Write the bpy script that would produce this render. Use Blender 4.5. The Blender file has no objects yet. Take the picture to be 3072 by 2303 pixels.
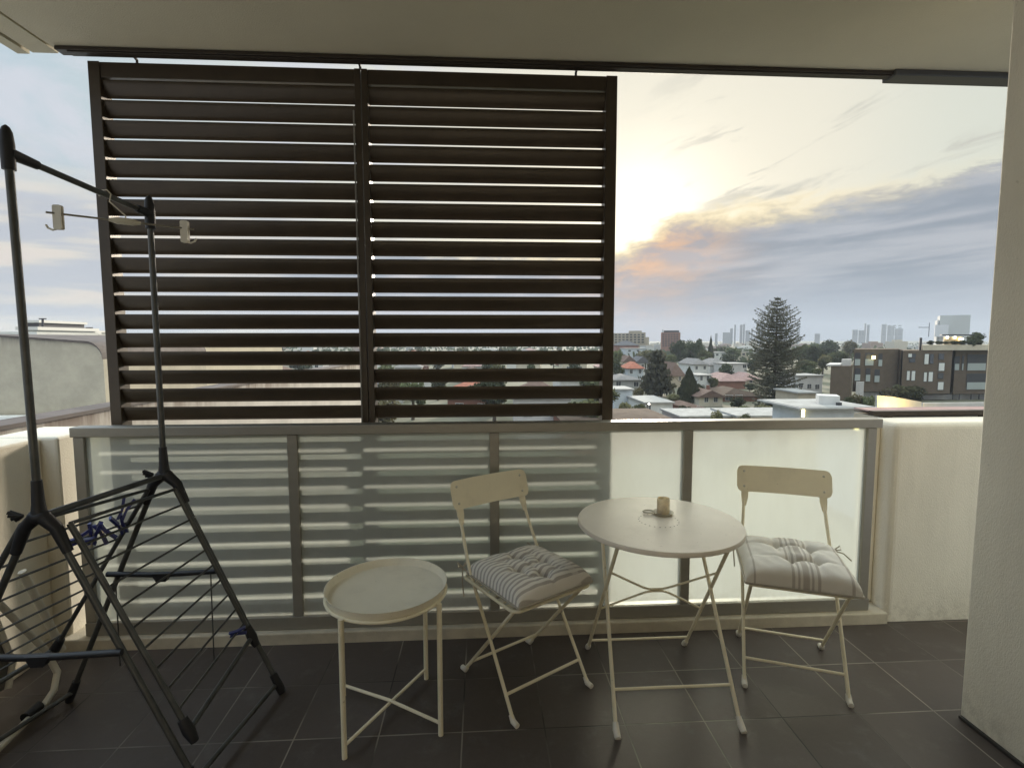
import bpy, bmesh, math, random
from mathutils import Vector, Matrix
PI = math.pi
R = math.radians
SC = bpy.context.scene
COL = SC.collection
# ------------------------------------------------------------------ camera
CX, CY, F = 1536.0, 1151.5, 1562.27
PITCH, YAW, ROLL, CAMH = 0.0832, 0.0589, -0.0015, 1.43
FW = Vector((math.sin(YAW)*math.cos(PITCH), math.cos(YAW)*math.cos(PITCH), -math.sin(PITCH)))
r0 = Vector((math.cos(YAW), -math.sin(YAW), 0)); u0 = r0.cross(FW)
RT = math.cos(ROLL)*r0 + math.sin(ROLL)*u0
UP = -math.sin(ROLL)*r0 + math.cos(ROLL)*u0
CAM = Vector((0, 0, CAMH))
cam_d = bpy.data.cameras.new('camera'); cam = bpy.data.objects.new('camera', cam_d); COL.objects.link(cam)
cam_d.sensor_width = 36; cam_d.lens = F/3072*36; cam_d.clip_end = 9000; cam_d.clip_start = 0.02
M = Matrix.Identity(4)
for i in range(3):
    M[i][0], M[i][1], M[i][2], M[i][3] = RT[i], UP[i], -FW[i], CAM[i]
cam.matrix_world = M
SC.camera = cam

def at(x, y, Y):
    """real position of a point seen at photo pixel (x, y), standing Y metres out from the camera"""
    d = FW + (x-CX)/F*RT - (y-CY)/F*UP
    return CAM + d*(Y/d.y)

# ------------------------------------------------------------------ node helpers
def lin(c):
    return tuple(((v/255)/12.92 if v/255 <= .04045 else ((v/255+.055)/1.055)**2.4) for v in c)

class N:
    def __init__(s, nt): s.nt = nt
    def new(s, t, **k):
        n = s.nt.nodes.new(t)
        for a, b in k.items(): setattr(n, a, b)
        return n
    def link(s, a, b): s.nt.links.new(a, b)
    def setin(s, sock, v):
        if isinstance(v, bpy.types.NodeSocket): s.nt.links.new(v, sock)
        elif isinstance(v, (tuple, list)) and sock.type == 'RGBA' and len(v) == 3: sock.default_value = (*v, 1)
        else: sock.default_value = v
    def m(s, op, a, b=None, c=None, clamp=False):
        n = s.new('ShaderNodeMath', operation=op, use_clamp=clamp)
        s.setin(n.inputs[0], a)
        if b is not None: s.setin(n.inputs[1], b)
        if c is not None: s.setin(n.inputs[2], c)
        return n.outputs[0]
    def ss(s, v, a, b):
        n = s.new('ShaderNodeMapRange', interpolation_type='SMOOTHSTEP')
        s.setin(n.inputs[0], v); s.setin(n.inputs[1], a); s.setin(n.inputs[2], b)
        return n.outputs[0]
    def mix(s, f, a, b, mode='MIX'):
        n = s.new('ShaderNodeMix', data_type='RGBA', blend_type=mode)
        s.setin(n.inputs[0], f); s.setin(n.inputs[6], a); s.setin(n.inputs[7], b)
        return n.outputs[2]
    def noise(s, vec, scale, detail=4, rough=.5, dist=0):
        n = s.new('ShaderNodeTexNoise')
        if vec is not None: s.link(vec, n.inputs['Vector'])
        n.inputs['Scale'].default_value = scale; n.inputs['Detail'].default_value = detail
        n.inputs['Roughness'].default_value = rough; n.inputs['Distortion'].default_value = dist
        return n.outputs[0]
    def vec(s, x, y, z):
        n = s.new('ShaderNodeCombineXYZ')
        for i, v in enumerate((x, y, z)): s.setin(n.inputs[i], v)
        return n.outputs[0]

MATS = {}
def mat(name, col, rough=.6, metal=0, var=.0, vscale=6, bump=0, bscale=200, spec=.5, col2=None, coords='Object', randcol=0, stretch=None, emit=None, estr=0):
    m = bpy.data.materials.new(name); m.use_nodes = True
    n = N(m.node_tree); b = m.node_tree.nodes['Principled BSDF']
    b.inputs['Roughness'].default_value = rough; b.inputs['Metallic'].default_value = metal
    b.inputs['Specular IOR Level'].default_value = spec
    c = None
    tc = n.new('ShaderNodeTexCoord').outputs[coords]
    if stretch:
        mp = n.new('ShaderNodeMapping'); mp.inputs['Scale'].default_value = stretch
        n.link(tc, mp.inputs[0]); tc = mp.outputs[0]
    c = n.new('ShaderNodeRGB').outputs[0]; c.default_value = (*col, 1)
    if var or col2:
        f = n.ss(n.noise(tc, vscale, 6, .6), .3, .7)
        c2 = col2 or tuple(v*(1-var) for v in col)
        c = n.mix(f, c, c2)
    if randcol:
        oi = n.new('ShaderNodeObjectInfo')
        hs = n.new('ShaderNodeHueSaturation')
        n.setin(hs.inputs['Value'], n.m('ADD', n.m('MULTIPLY', oi.outputs['Random'], randcol*2), 1-randcol))
        n.setin(hs.inputs['Hue'], n.m('ADD', n.m('MULTIPLY', oi.outputs['Random'], .04), .48))
        n.link(c, hs.inputs['Color']); c = hs.outputs[0]
    n.setin(b.inputs['Base Color'], c)
    if bump:
        bp = n.new('ShaderNodeBump'); bp.inputs['Strength'].default_value = bump; bp.inputs['Distance'].default_value = .01
        n.link(n.noise(tc, bscale, 4, .6), bp.inputs['Height']); n.link(bp.outputs[0], b.inputs['Normal'])
    if emit:
        b.inputs['Emission Color'].default_value = (*emit, 1); b.inputs['Emission Strength'].default_value = estr
    MATS[name] = m
    return m

# ------------------------------------------------------------------ mesh helpers
class MB:
    def __init__(s): s.v = []; s.f = []; s.mi = []; s.cur = 0
    def face(s, idx): s.f.append(tuple(idx)); s.mi.append(s.cur)
    def box(s, a, b):
        """axis aligned box between two corners"""
        x0, x1 = sorted((a[0], b[0])); y0, y1 = sorted((a[1], b[1])); z0, z1 = sorted((a[2], b[2]))
        k = len(s.v)
        s.v += [(x, y, z) for z in (z0, z1) for y in (y0, y1) for x in (x0, x1)]
        for f in ((0,2,3,1), (4,5,7,6), (0,1,5,4), (2,6,7,3), (0,4,6,2), (1,3,7,5)): s.face(k+i for i in f)
        return s
    def prism(s, poly, v0, v1, close=True):
        """polygon given as 3-D points, swept from offset v0 to offset v1"""
        k = len(s.v); n = len(poly)
        s.v += [tuple(Vector(p)+Vector(v0)) for p in poly] + [tuple(Vector(p)+Vector(v1)) for p in poly]
        for i in range(n):
            j = (i+1) % n; s.face((k+i, k+j, k+n+j, k+n+i))
        if close: s.face(k+i for i in reversed(range(n))); s.face(k+n+i for i in range(n))
        return s
    def tube(s, pts, r, seg=10, cap=True, rads=None):
        pts = [Vector(p) for p in pts]; k = len(s.v)
        up = None
        for i, p in enumerate(pts):
            t = (pts[min(i+1, len(pts)-1)]-pts[max(i-1, 0)]).normalized()
            if up is None:
                up = Vector((0, 0, 1)) if abs(t.z) < .9 else Vector((1, 0, 0))
            a = (up - t*up.dot(t)).normalized(); b = t.cross(a); up = a
            rr = rads[i] if rads else r
            for j in range(seg):
                q = 2*PI*j/seg
                s.v.append(tuple(p + (a*math.cos(q) + b*math.sin(q))*rr))
        for i in range(len(pts)-1):
            for j in range(seg):
                j2 = (j+1) % seg
                s.face((k+i*seg+j, k+i*seg+j2, k+(i+1)*seg+j2, k+(i+1)*seg+j))
        if cap:
            s.face(k+j for j in reversed(range(seg))); s.face(k+(len(pts)-1)*seg+j for j in range(seg))
        return s
    def lathe(s, prof, c=(0, 0, 0), seg=48):
        k = len(s.v); n = len(prof)
        for j in range(seg):
            q = 2*PI*j/seg
            for r, z in prof: s.v.append((c[0]+r*math.cos(q), c[1]+r*math.sin(q), c[2]+z))
        for j in range(seg):
            j2 = (j+1) % seg
            for i in range(n-1):
                s.face((k+j*n+i, k+j2*n+i, k+j2*n+i+1, k+j*n+i+1))
        return s
    def ball(s, c, r, seg=10, rings=6, sc=(1, 1, 1)):
        prof = [(max(1e-4, r*math.sin(PI*i/rings)), -r*math.cos(PI*i/rings)) for i in range(rings+1)]
        k = len(s.v); s.lathe(prof, (0, 0, 0), seg)
        for i in range(k, len(s.v)):
            v = s.v[i]; s.v[i] = (c[0]+v[0]*sc[0], c[1]+v[1]*sc[1], c[2]+v[2]*sc[2])
        return s
    def quad(s, c, n, size, asp=1.0, spin=0):
        n = n.normalized(); a = n.orthogonal().normalized(); a = (Matrix.Rotation(spin, 3, n) @ a); b = n.cross(a)
        k = len(s.v)
        for x, y in ((-1,-1),(1,-1),(1,1),(-1,1)): s.v.append(tuple(c + a*x*size*.5 + b*y*size*.5*asp))
        s.face((k, k+1, k+2, k+3))
    def build(s, name, mats, parent=None, bevel=0, smooth=False, weld=False, bseg=2):
        me = bpy.data.meshes.new(name)
        off = Vector((0, 0, 0))
        if parent is not None:
            p = parent
            while p is not None and p.rotation_euler.z == 0 and not p.get('local'):
                off += p.location; p = p.parent
            if p is not None: off = Vector((0, 0, 0))
        me.from_pydata([tuple(Vector(v)-off) for v in s.v], [], s.f)
        if not isinstance(mats, (list, tuple)): mats = [mats]
        for m in mats: me.materials.append(m)
        for i, pl in enumerate(me.polygons): pl.material_index = s.mi[i]
        if weld or bevel:
            bm = bmesh.new(); bm.from_mesh(me)
            if weld: bmesh.ops.remove_doubles(bm, verts=bm.verts, dist=1e-5)
            if bevel:
                ed = [e for e in bm.edges if len(e.link_faces) == 2 and e.calc_face_angle(0) > .6]
                bmesh.ops.bevel(bm, geom=ed, offset=bevel, segments=bseg, affect='EDGES', profile=.5, clamp_overlap=True)
            bm.to_mesh(me); bm.free()
        if smooth:
            me.polygons.foreach_set('use_smooth', [True]*len(me.polygons))
            try: me.set_sharp_from_angle(angle=R(40))
            except Exception: pass
        me.update()
        o = bpy.data.objects.new(name, me); COL.objects.link(o)
        if parent is not None: o.parent = parent
        return o

def tag(o, label=None, cat=None, group=None, kind=None):
    if label: o['label'] = label
    if cat: o['category'] = cat
    if group: o['group'] = group
    if kind: o['kind'] = kind
    return o
def thing(name, label, cat, loc=(0, 0, 0), rz=0, group=None, local=False):
    o = bpy.data.objects.new(name, None); COL.objects.link(o)
    o.location = loc; o.rotation_euler = (0, 0, rz); o.empty_display_size = .1
    if local: o['local'] = True
    return tag(o, label, cat, group)
def copy_tree(o, parent=None):
    c = o.copy(); COL.objects.link(c)
    if parent is not None: c.parent = parent
    for ch in list(o.children): copy_tree(ch, c)
    return c

rnd = random.Random(7)
# ------------------------------------------------------------------ materials
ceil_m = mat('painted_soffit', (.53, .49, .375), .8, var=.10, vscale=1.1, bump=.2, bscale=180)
wall_m = mat('rendered_wall', (.82, .77, .645), .85, var=.13, vscale=2.6, bump=.35, bscale=230, stretch=(1, 1, .45))
kerb_m = mat('painted_kerb', (.60, .54, .42), .7, var=.22, vscale=9, bump=.2, bscale=150)
rail_m = mat('powder_coated_aluminium', (.31, .292, .25), .42, .3, var=.05, vscale=30)
screen_m = mat('bronze_louvre', (.062, .047, .032), .36, .25, var=.2, vscale=8, bump=.08, bscale=300)
track_m = mat('dark_track', (.042, .033, .025), .5, .3, var=.2, vscale=12)
cream_m = mat('cream_painted_steel', (.82, .745, .55), .42, .0, var=.05, vscale=9)
top_m = mat('table_enamel', (.84, .77, .66), .34, .0, var=.05, vscale=7, spec=.6)
tray_m = mat('tray_enamel', (.82, .76, .61), .42, .0, var=.05, vscale=9)
foot_m = mat('pale_plastic', (.75, .71, .62), .5)
screw_m = mat('screw_steel', (.6, .57, .5), .3, .9)
rack_m = mat('charcoal_tube', (.105, .107, .102), .36, .45, var=.3, vscale=14)
rackp_m = mat('black_plastic', (.016, .016, .019), .5, var=.3, vscale=20)
peg_m = mat('navy_plastic', (.035, .042, .17), .4)
clip_m = mat('offwhite_plastic', (.62, .58, .48), .45)
glassware_m = mat('amber_wax', (.82, .70, .50), .35, var=.25, vscale=60)
for nd in glassware_m.node_tree.nodes:
    if nd.type == 'BSDF_PRINCIPLED': nd.inputs['Subsurface Weight'].default_value = .35; nd.inputs['Subsurface Scale'].default_value = .012; nd.inputs['Subsurface Radius'].default_value = (1, .9, .75)
board_m = mat('grey_cover', (.16, .155, .14), .9, var=.3, vscale=20)
whitetube_m = mat('white_tube', (.62, .58, .48), .4, var=.1)
skirt_m = mat('dark_skirting', (.035, .032, .03), .5)
door_m = mat('door_frame', (.12, .11, .1), .4, .3)

def weather(m, kind):
    """dirt and wear on top of a finished material"""
    n = N(m.node_tree); b = m.node_tree.nodes['Principled BSDF']; sk = b.inputs['Base Color']; c = sk.links[0].from_socket
    g = n.new('ShaderNodeNewGeometry').outputs['Position']; sp = n.new('ShaderNodeSeparateXYZ'); n.link(g, sp.inputs[0])
    if kind == 'wall':
        xy = n.m('ADD', sp.outputs[0], sp.outputs[1])
        run = n.noise(n.vec(n.m('MULTIPLY', xy, 16.0), 0.0, n.m('MULTIPLY', sp.outputs[2], .9)), 1.0, 7, .7)
        c = n.mix(n.m('MULTIPLY', n.ss(run, .54, .72), .11), c, (.40, .36, .27))
        spl = n.m('MULTIPLY', n.ss(sp.outputs[2], .20, .0), n.ss(n.noise(g, 22, 8, .7), .42, .62))
        c = n.mix(n.m('MULTIPLY', spl, .3), c, (.30, .26, .20))
        c = n.mix(n.m('MULTIPLY', n.ss(n.noise(g, 42, 5, .6), .66, .74), .35), c, (.42, .38, .30))
    else:
        c = n.mix(n.m('MULTIPLY', n.ss(n.noise(g, 75, 5, .65), .67, .72), .75), c, (.26, .17, .09))
        c = n.mix(n.m('MULTIPLY', n.ss(n.noise(g, 9, 6, .7), .5, .72), .22), c, (.52, .47, .36))
    n.link(c, sk)
weather(wall_m, 'wall'); weather(cream_m, 'metal'); weather(top_m, 'metal'); weather(tray_m, 'metal')
def floor_material():
    m = bpy.data.materials.new('charcoal_tiles'); m.use_nodes = True
    n = N(m.node_tree); b = m.node_tree.nodes['Principled BSDF']
    tc = n.new('ShaderNodeTexCoord').outputs['Object']
    sp = n.new('ShaderNodeSeparateXYZ'); n.link(tc, sp.inputs[0])
    T = .303
    u = n.m('DIVIDE', n.m('SUBTRACT', sp.outputs[0], .2253), T); v = n.m('DIVIDE', n.m('SUBTRACT', sp.outputs[1], 1.806), T)
    def edge(w):
        fr = n.m('FRACT', w); return n.m('MINIMUM', fr, n.m('SUBTRACT', 1.0, fr))
    e = n.m('MINIMUM', edge(u), edge(v))
    g = n.m('SUBTRACT', 1.0, n.ss(e, .006, .0105))
    wn = n.new('ShaderNodeTexWhiteNoise', noise_dimensions='2D')
    n.link(n.vec(n.m('FLOOR', u), n.m('FLOOR', v), 0.0), wn.inputs['Vector'])
    fine = n.noise(tc, 38, 8, .65); big = n.noise(tc, 4, 4, .5)
    val = n.m('ADD', n.m('MULTIPLY', wn.outputs[0], .024), n.m('ADD', n.m('MULTIPLY', fine, .03), n.m('MULTIPLY', big, .022)))
    base = n.mix(1.0, n.vec(.042, .0335, .0295), n.vec(n.m('MULTIPLY', val, 1.05), n.m('MULTIPLY', val, .9), n.m('MULTIPLY', val, .82)), 'ADD')
    # scuffed pale dust patches
    dust = n.m('MULTIPLY', n.ss(n.noise(tc, 7, 10, .72), .52, .74), .42)
    base = n.mix(dust, base, (.16, .15, .135))
    gc = n.mix(n.ss(n.noise(tc, 2.1, 3), .35, .65), (.022, .02, .018), (.28, .25, .21))
    n.setin(b.inputs['Base Color'], n.mix(g, base, gc))
    b.inputs['Specular IOR Level'].default_value = .26
    n.setin(b.inputs['Roughness'], n.m('ADD', .30, n.m('MULTIPLY', fine, .25)))
    bp = n.new('ShaderNodeBump'); bp.inputs['Strength'].default_value = .35; bp.inputs['Distance'].default_value = .004
    n.setin(bp.inputs['Height'], n.m('SUBTRACT', n.m('MULTIPLY', fine, .35), g)); n.link(bp.outputs[0], b.inputs['Normal'])
    return m
floor_m = floor_material()

def frosted_material():
    m = bpy.data.materials.new('frosted_glass'); m.use_nodes = True
    nt = m.node_tree; nt.nodes.clear(); n = N(nt)
    out = n.new('ShaderNodeOutputMaterial')
    tl = n.new('ShaderNodeBsdfTranslucent'); tl.inputs[0].default_value = (.74, .77, .74, 1)
    rf = n.new('ShaderNodeBsdfRefraction'); rf.inputs[0].default_value = (.86, .91, .86, 1)
    rf.inputs['Roughness'].default_value = .12; rf.inputs['IOR'].default_value = 1.12
    mx = n.new('ShaderNodeMixShader'); mx.inputs[0].default_value = .46
    n.link(tl.outputs[0], mx.inputs[1]); n.link(rf.outputs[0], mx.inputs[2])
    df = n.new('ShaderNodeBsdfDiffuse'); tcf = n.new('ShaderNodeTexCoord').outputs['Object']; spf = n.new('ShaderNodeSeparateXYZ'); n.link(tcf, spf.inputs[0])
    sm = n.noise(n.vec(n.m('MULTIPLY', spf.outputs[0], 7.0), 0.0, n.m('MULTIPLY', spf.outputs[2], 2.2)), 1.0, 8, .65)
    n.setin(df.inputs[0], n.mix(n.ss(sm, .35, .7), (.70, .74, .70), (.65, .685, .64)))
    dirt = n.m('MULTIPLY', n.ss(spf.outputs[2], .22, .02), n.ss(n.noise(tcf, 30, 6, .7), .35, .65))
    n.setin(tl.inputs[0], n.mix(n.m('MULTIPLY', dirt, .45), n.mix(n.ss(sm, .3, .75), (.76, .80, .78), (.725, .76, .735)), (.45, .43, .36)))
    m2 = n.new('ShaderNodeMixShader'); m2.inputs[0].default_value = .40
    n.link(mx.outputs[0], m2.inputs[1]); n.link(df.outputs[0], m2.inputs[2])
    gl = n.new('ShaderNodeBsdfGlossy'); gl.inputs['Roughness'].default_value = .22; gl.inputs[0].default_value = (1, 1, 1, 1)
    fr = n.new('ShaderNodeFresnel'); fr.inputs[0].default_value = 1.4
    m3 = n.new('ShaderNodeMixShader'); n.link(fr.outputs[0], m3.inputs[0])
    n.link(m2.outputs[0], m3.inputs[1]); n.link(gl.outputs[0], m3.inputs[2])
    n.link(m3.outputs[0], out.inputs[0])
    return m
def clear_material():
    m = bpy.data.materials.new('clear_glass_face'); m.use_nodes = True
    nt = m.node_tree; nt.nodes.clear(); n = N(nt)
    out = n.new('ShaderNodeOutputMaterial')
    tr = n.new('ShaderNodeBsdfTransparent'); tr.inputs[0].default_value = (.96, .985, .97, 1)
    gl = n.new('ShaderNodeBsdfGlossy'); gl.inputs['Roughness'].default_value = .03
    mx = n.new('ShaderNodeMixShader'); mx.inputs[0].default_value = .05
    n.link(tr.outputs[0], mx.inputs[1]); n.link(gl.outputs[0], mx.inputs[2]); n.link(mx.outputs[0], out.inputs[0])
    return m
frost_m, clear_m = frosted_material(), clear_material()

def leaf_material(name, c1, c2):
    m = bpy.data.materials.new(name); m.use_nodes = True
    nt = m.node_tree; nt.nodes.clear(); n = N(nt)
    out = n.new('ShaderNodeOutputMaterial')
    tc = n.new('ShaderNodeTexCoord').outputs['Object']
    oi = n.new('ShaderNodeObjectInfo')
    c = n.mix(n.ss(n.noise(tc, .55, 5, .7), .35, .65), c1, c2)
    hs = n.new('ShaderNodeHueSaturation')
    n.setin(hs.inputs['Hue'], n.m('ADD', n.m('MULTIPLY', oi.outputs['Random'], .05), .47))
    n.setin(hs.inputs['Value'], n.m('ADD', n.m('MULTIPLY', oi.outputs['Random'], .6), .7)); n.link(c, hs.inputs['Color'])
    d = n.new('ShaderNodeBsdfDiffuse'); t = n.new('ShaderNodeBsdfTranslucent')
    n.link(hs.outputs[0], d.inputs[0]); n.link(hs.outputs[0], t.inputs[0])
    mx = n.new('ShaderNodeMixShader'); mx.inputs[0].default_value = .3
    n.link(d.outputs[0], mx.inputs[1]); n.link(t.outputs[0], mx.inputs[2]); n.link(mx.outputs[0], out.inputs[0])
    return m
leaf_broad = leaf_material('leaves_broad', (.125, .135, .07), (.075, .085, .046))
leaf_dark = leaf_material('leaves_dark', (.075, .087, .05), (.046, .056, .036))
leaf_pine = leaf_material('needles_pine', (.135, .135, .098), (.085, .09, .066))
leaf_olive = leaf_material('leaves_olive', (.16, .15, .085), (.105, .103, .06))
bark_m = mat('bark', (.09, .07, .055), .9, var=.4, vscale=3)

# ------------------------------------------------------------------ balcony shell
DR = 2.439           # inner face of the railing
ZC = 2.712           # soffit height
fl = MB(); fl.box((-2.2, -1.6, -.12), (2.95, 2.43, 0)); o = fl.build('floor', floor_m); tag(o, kind='structure')
# soffit with drip grooves along its left margin
ce = MB()
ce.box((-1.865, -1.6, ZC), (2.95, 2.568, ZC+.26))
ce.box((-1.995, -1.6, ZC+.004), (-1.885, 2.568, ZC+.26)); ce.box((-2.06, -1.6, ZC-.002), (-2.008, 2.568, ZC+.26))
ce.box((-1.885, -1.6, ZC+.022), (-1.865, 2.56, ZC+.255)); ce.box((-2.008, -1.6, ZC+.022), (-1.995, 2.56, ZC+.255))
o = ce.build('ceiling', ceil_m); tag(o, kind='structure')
# right wall (blade wall running back to the house)
t = thing('blade_wall', 'full height cream rendered wall at the right edge beside the low parapet', 'wall', (1.81, .1, 0))
b = MB(); b.box((1.812, -1.6, 0.002), (2.1, 1.768, ZC-.002)); b.build('wall_panel', wall_m, t, bevel=.006)
b = MB(); b.box((1.800, -1.6, .002), (1.8115, 1.762, .012)); b.build('skirting', skirt_m, t)
# house wall behind the viewer
t = thing('house_wall', 'cream house wall with glazed sliding door behind the balcony', 'wall', (0, -1.4, 0))
b = MB(); b.box((-2.2, -1.55, 0.002), (-.9, -1.40, ZC-.002)); b.box((1.3, -1.55, 0.002), (1.811, -1.40, ZC-.002)); b.box((-.9, -1.55, 2.25), (1.3, -1.40, ZC-.002))
b.build('wall_panel', wall_m, t)
b = MB()
for x in (-.9, .17, 1.24): b.box((x, -1.5, .002), (x+.06, -1.44, 2.249))
b.build('door_frame', door_m, t)
b = MB(); b.box((-.84, -1.49, .01), (.17, -1.48, 2.24)); b.box((.23, -1.48, .01), (1.24, -1.47, 2.24))
b.build('curtain', mat('cream_curtain', (.82, .78, .68), .9), t)
# parapets
t = thing('parapet_wall', 'low cream rendered parapet wall between the glass balustrade and the right wall', 'wall', (2.4, 2.5, 0))
b = MB(); b.box((2.045, DR-.012, -.15), (2.95, DR+.20, 1.02)); b.build('wall_panel', wall_m, t, bevel=.03, bseg=4)
b = MB(); b.box((1.986, DR+.085, .058), (2.0435, DR+.195, 1.0)); b.build('sun_gap_filler', wall_m, t, bevel=.008)  # added box behind the post, keeps sun from slipping through the gap
b = MB(); b.box((2.12, DR+.235, 1.02), (2.95, DR+.275, 1.045)); b.box((2.2, DR+.24, .9), (2.23, DR+.27, 1.021)); b.box((2.75, DR+.24, .9), (2.78, DR+.27, 1.021))
b.box((2.2, DR+.19, .9), (2.78, DR+.26, .925))
b.build('outer_rail', track_m, t)
t = thing('parapet_wall', 'low cream rendered parapet wall with pale stained top at the left behind the clothes airer', 'wall', (-2.1, 1, 0))
b = MB(); b.box((-2.24, -1.6, -.1), (-2.0, DR+.02, .995)); b.box((-2.24, DR+.02, -.1), (-1.93, DR+.34, .995))
b.build('wall_panel', wall_m, t, bevel=.012)
b = MB(); b.box((-1.999, -1.6, .002), (-1.985, DR-.03, .07)); b.build('skirting', kerb_m, t)
# kerb under the railing
k = MB(); k.box((-1.985, DR-.03, -.1), (2.045, DR+.16, .056)); o = k.build('kerb', kerb_m, bevel=.006); tag(o, kind='structure')

# ------------------------------------------------------------------ glass balustrade
bal = thing('glass_balustrade', 'waist high balustrade of four frosted glass panels in taupe aluminium framing', 'balustrade', (.05, DR, .056))
b = MB(); b.box((-1.858, DR-.004, .996), (1.981, DR+.066, 1.041)); b.build('handrail', rail_m, bal, bevel=.004)
posts = [-1.826, -.8795, .0595, 1.003, 1.934]
for x in posts:
    b = MB(); b.box((x-.023, DR+.002, .121), (x+.023, DR+.05, .995)); b.build('post', rail_m, bal, bevel=.003)
b = MB(); b.box((-1.85, DR-.002, .058), (1.962, DR+.055, .120)); b.build('bottom_rail', rail_m, bal, bevel=.003)
for i in range(4):
    x0, x1 = posts[i]+.0235, posts[i+1]-.0235
    b = MB(); b.box((x0, DR+.018, .1205), (x1, DR+.028, .9955))
    for j, f in enumerate(b.f):      # the face towards the balcony is frosted
        b.mi[j] = 1
    b.mi[2] = 0
    b.build('glass_panel', [frost_m, clear_m], bal)

# ------------------------------------------------------------------ louvre screen hanging outside the glass
YS = 2.60
scr = thing('louvre_screen', 'dark bronze sliding louvre screen hanging outside the glass balustrade', 'louvre screen', (-.55, YS, .07))
XL, XR, ZB, ZT = -1.766, .660, .07, 2.69
b = MB(); b.box((XL, YS-.03, ZB), (XL+.05, YS+.045, ZT)); b.build('stile', screen_m, scr, bevel=.002)
b = MB(); b.box((XR-.054, YS-.03, ZB), (XR, YS+.045, ZT)); b.build('stile', screen_m, scr, bevel=.002)
XM0, XM1 = -.582, -.522
b = MB(); b.box((XM0, YS-.03, ZB), (XM1-.032, YS+.045, ZT)); b.box((XM1-.028, YS-.03, ZB), (XM1, YS+.045, ZT)); b.build('mullion', screen_m, scr, bevel=.002)
def slat_run(xa, xb):
    m = MB(); pitch = .0883
    zz = []
    q = 2.581
    while q > ZB+.09: zz.append(q); q -= pitch
    for z in zz:                                   # each blade falls outwards
        c = Vector((0, YS, z)); ax = Vector((0, .018, -.0375)).normalized(); nn = Vector((0, ax.z, -ax.y))
        prof = []
        for i in range(12):
            a = 2*PI*i/12; prof.append(c + ax*math.cos(a)*.0388 + nn*math.sin(a)*.0078)
        m.prism([(xa, p.y, p.z) for p in prof], (0, 0, 0), (xb-xa, 0, 0))
    return m
for xa, xb in ((XL+.0505, XM0-.0005), (XM1+.0005, XR-.0545)):
    slat_run(xa, xb).build('slat_panel', screen_m, scr, smooth=True)
    b = MB(); b.box((xa, YS-.025, 2.622), (xb, YS+.04, ZT-.001)); b.build('top_rail', screen_m, scr, bevel=.002)
    b = MB(); b.box((xa, YS-.025, ZB+.001), (xb, YS+.04, ZB+.055)); b.build('bottom_rail', screen_m, scr, bevel=.002)
ct = MB(); ct.tube([(XM0-.004, YS-.034, .12), (XM0-.002, YS-.034, 1.2), (XM0-.005, YS-.034, 2.5)], .004, 6); ct.build('control_rod', mat('rod_grey', (.2, .19, .17), .4), scr)
for x in (-1.555, -.555, .46):
    b = MB(); b.tube([(x, YS-.02, ZT-.001), (x, YS-.02, ZT+.012), (x, YS-.05, ZT+.02)], .006, 8); b.build('hanger_pin', track_m, scr)
# top track
tr = thing('screen_track', 'dark sliding screen track fixed under the front edge of the ceiling', 'track', (0, 2.53, ZC))
b = MB(); b.box((-1.845, 2.489, 2.694), (1.975, 2.541, ZC-.002)); b.box((-1.80, 2.497, 2.689), (1.975, 2.536, 2.6938))
b.build('channel', track_m, tr, bevel=.002)
b = MB(); b.box((1.972, 2.472, 2.683), (2.95, 2.562, ZC-.001)); b.build('end_housing', mat('grey_housing', (.045, .045, .045), .5), tr, bevel=.006)

# ------------------------------------------------------------------ round table
TC = Vector((.707, 2.0, 0))
tb = thing('round_table', 'round cream metal folding table between the two bistro chairs', 'table', TC)
m = MB(); RT_ = .3225
m.lathe([(.0005, .694), (.28, .694), (.318, .690), (.3225, .694), (RT_, .704), (.319, .709), (.312, .7098), (.0005, .7095)], TC, 96)
m.build('tabletop', top_m, tb, smooth=True, weld=True)
holes = MB()
for i in range(24):
    a = 2*PI*i/24; c = TC+Vector((.078*math.cos(a), .078*math.sin(a), .7096))
    holes.lathe([(.0005, .0004), (.0028, .0004), (.0030, 0)], c, 8)
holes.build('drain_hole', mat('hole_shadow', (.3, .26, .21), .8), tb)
def frame_pair(root, name, ys, zs, hw0, hw1, r, mt):
    for sx in (-1, 1):
        q = MB(); pts = [(TC.x+.008+sx*(hw0+(hw1-hw0)*i/3), TC.y+.02+ys[0]+(ys[1]-ys[0])*i/3, zs[0]+(zs[1]-zs[0])*i/3) for i in range(4)]
        q.tube(pts, r, 10); q.build(name, mt, root, smooth=True)
        f = MB(); p0 = Vector(pts[0]); d = (Vector(pts[1])-p0).normalized()
        f.tube([p0+d*.03+Vector((0, 0, .0)), p0+d*.0+Vector((0, 0, .006)), p0+Vector((0, -.028 if ys[0] < 0 else .012, -.006))], .012, 10, rads=[.0095, .0125, .011]); f.build('foot_cap', foot_m, root, smooth=True)
frame_pair(tb, 'leg', (-.26, .15), (.012, .69), .233, .205, .0075, cream_m)
frame_pair(tb, 'leg', (.26, -.19), (.012, .69), .229, .215, .0075, cream_m)
def lerp(a, b, t): return tuple(a[i]+(b[i]-a[i])*t for i in range(3))
def tleg(sx, near, z):
    t = (z-.012)/.678
    if near: return (TC.x+.008+sx*(.233-.028*t), TC.y+.02-.26+.41*t, z)
    return (TC.x+.008+sx*(.229-.014*t), TC.y+.02+.26-.45*t, z)
b = MB(); b.tube([tleg(-1, 1, .125), tleg(1, 1, .125)], .0055, 8); b.build('stretcher', cream_m, tb, smooth=True)
b = MB(); b.tube([tleg(-1, 0, .07), tleg(1, 0, .07)], .0055, 8); b.build('stretcher', cream_m, tb, smooth=True)
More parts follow.
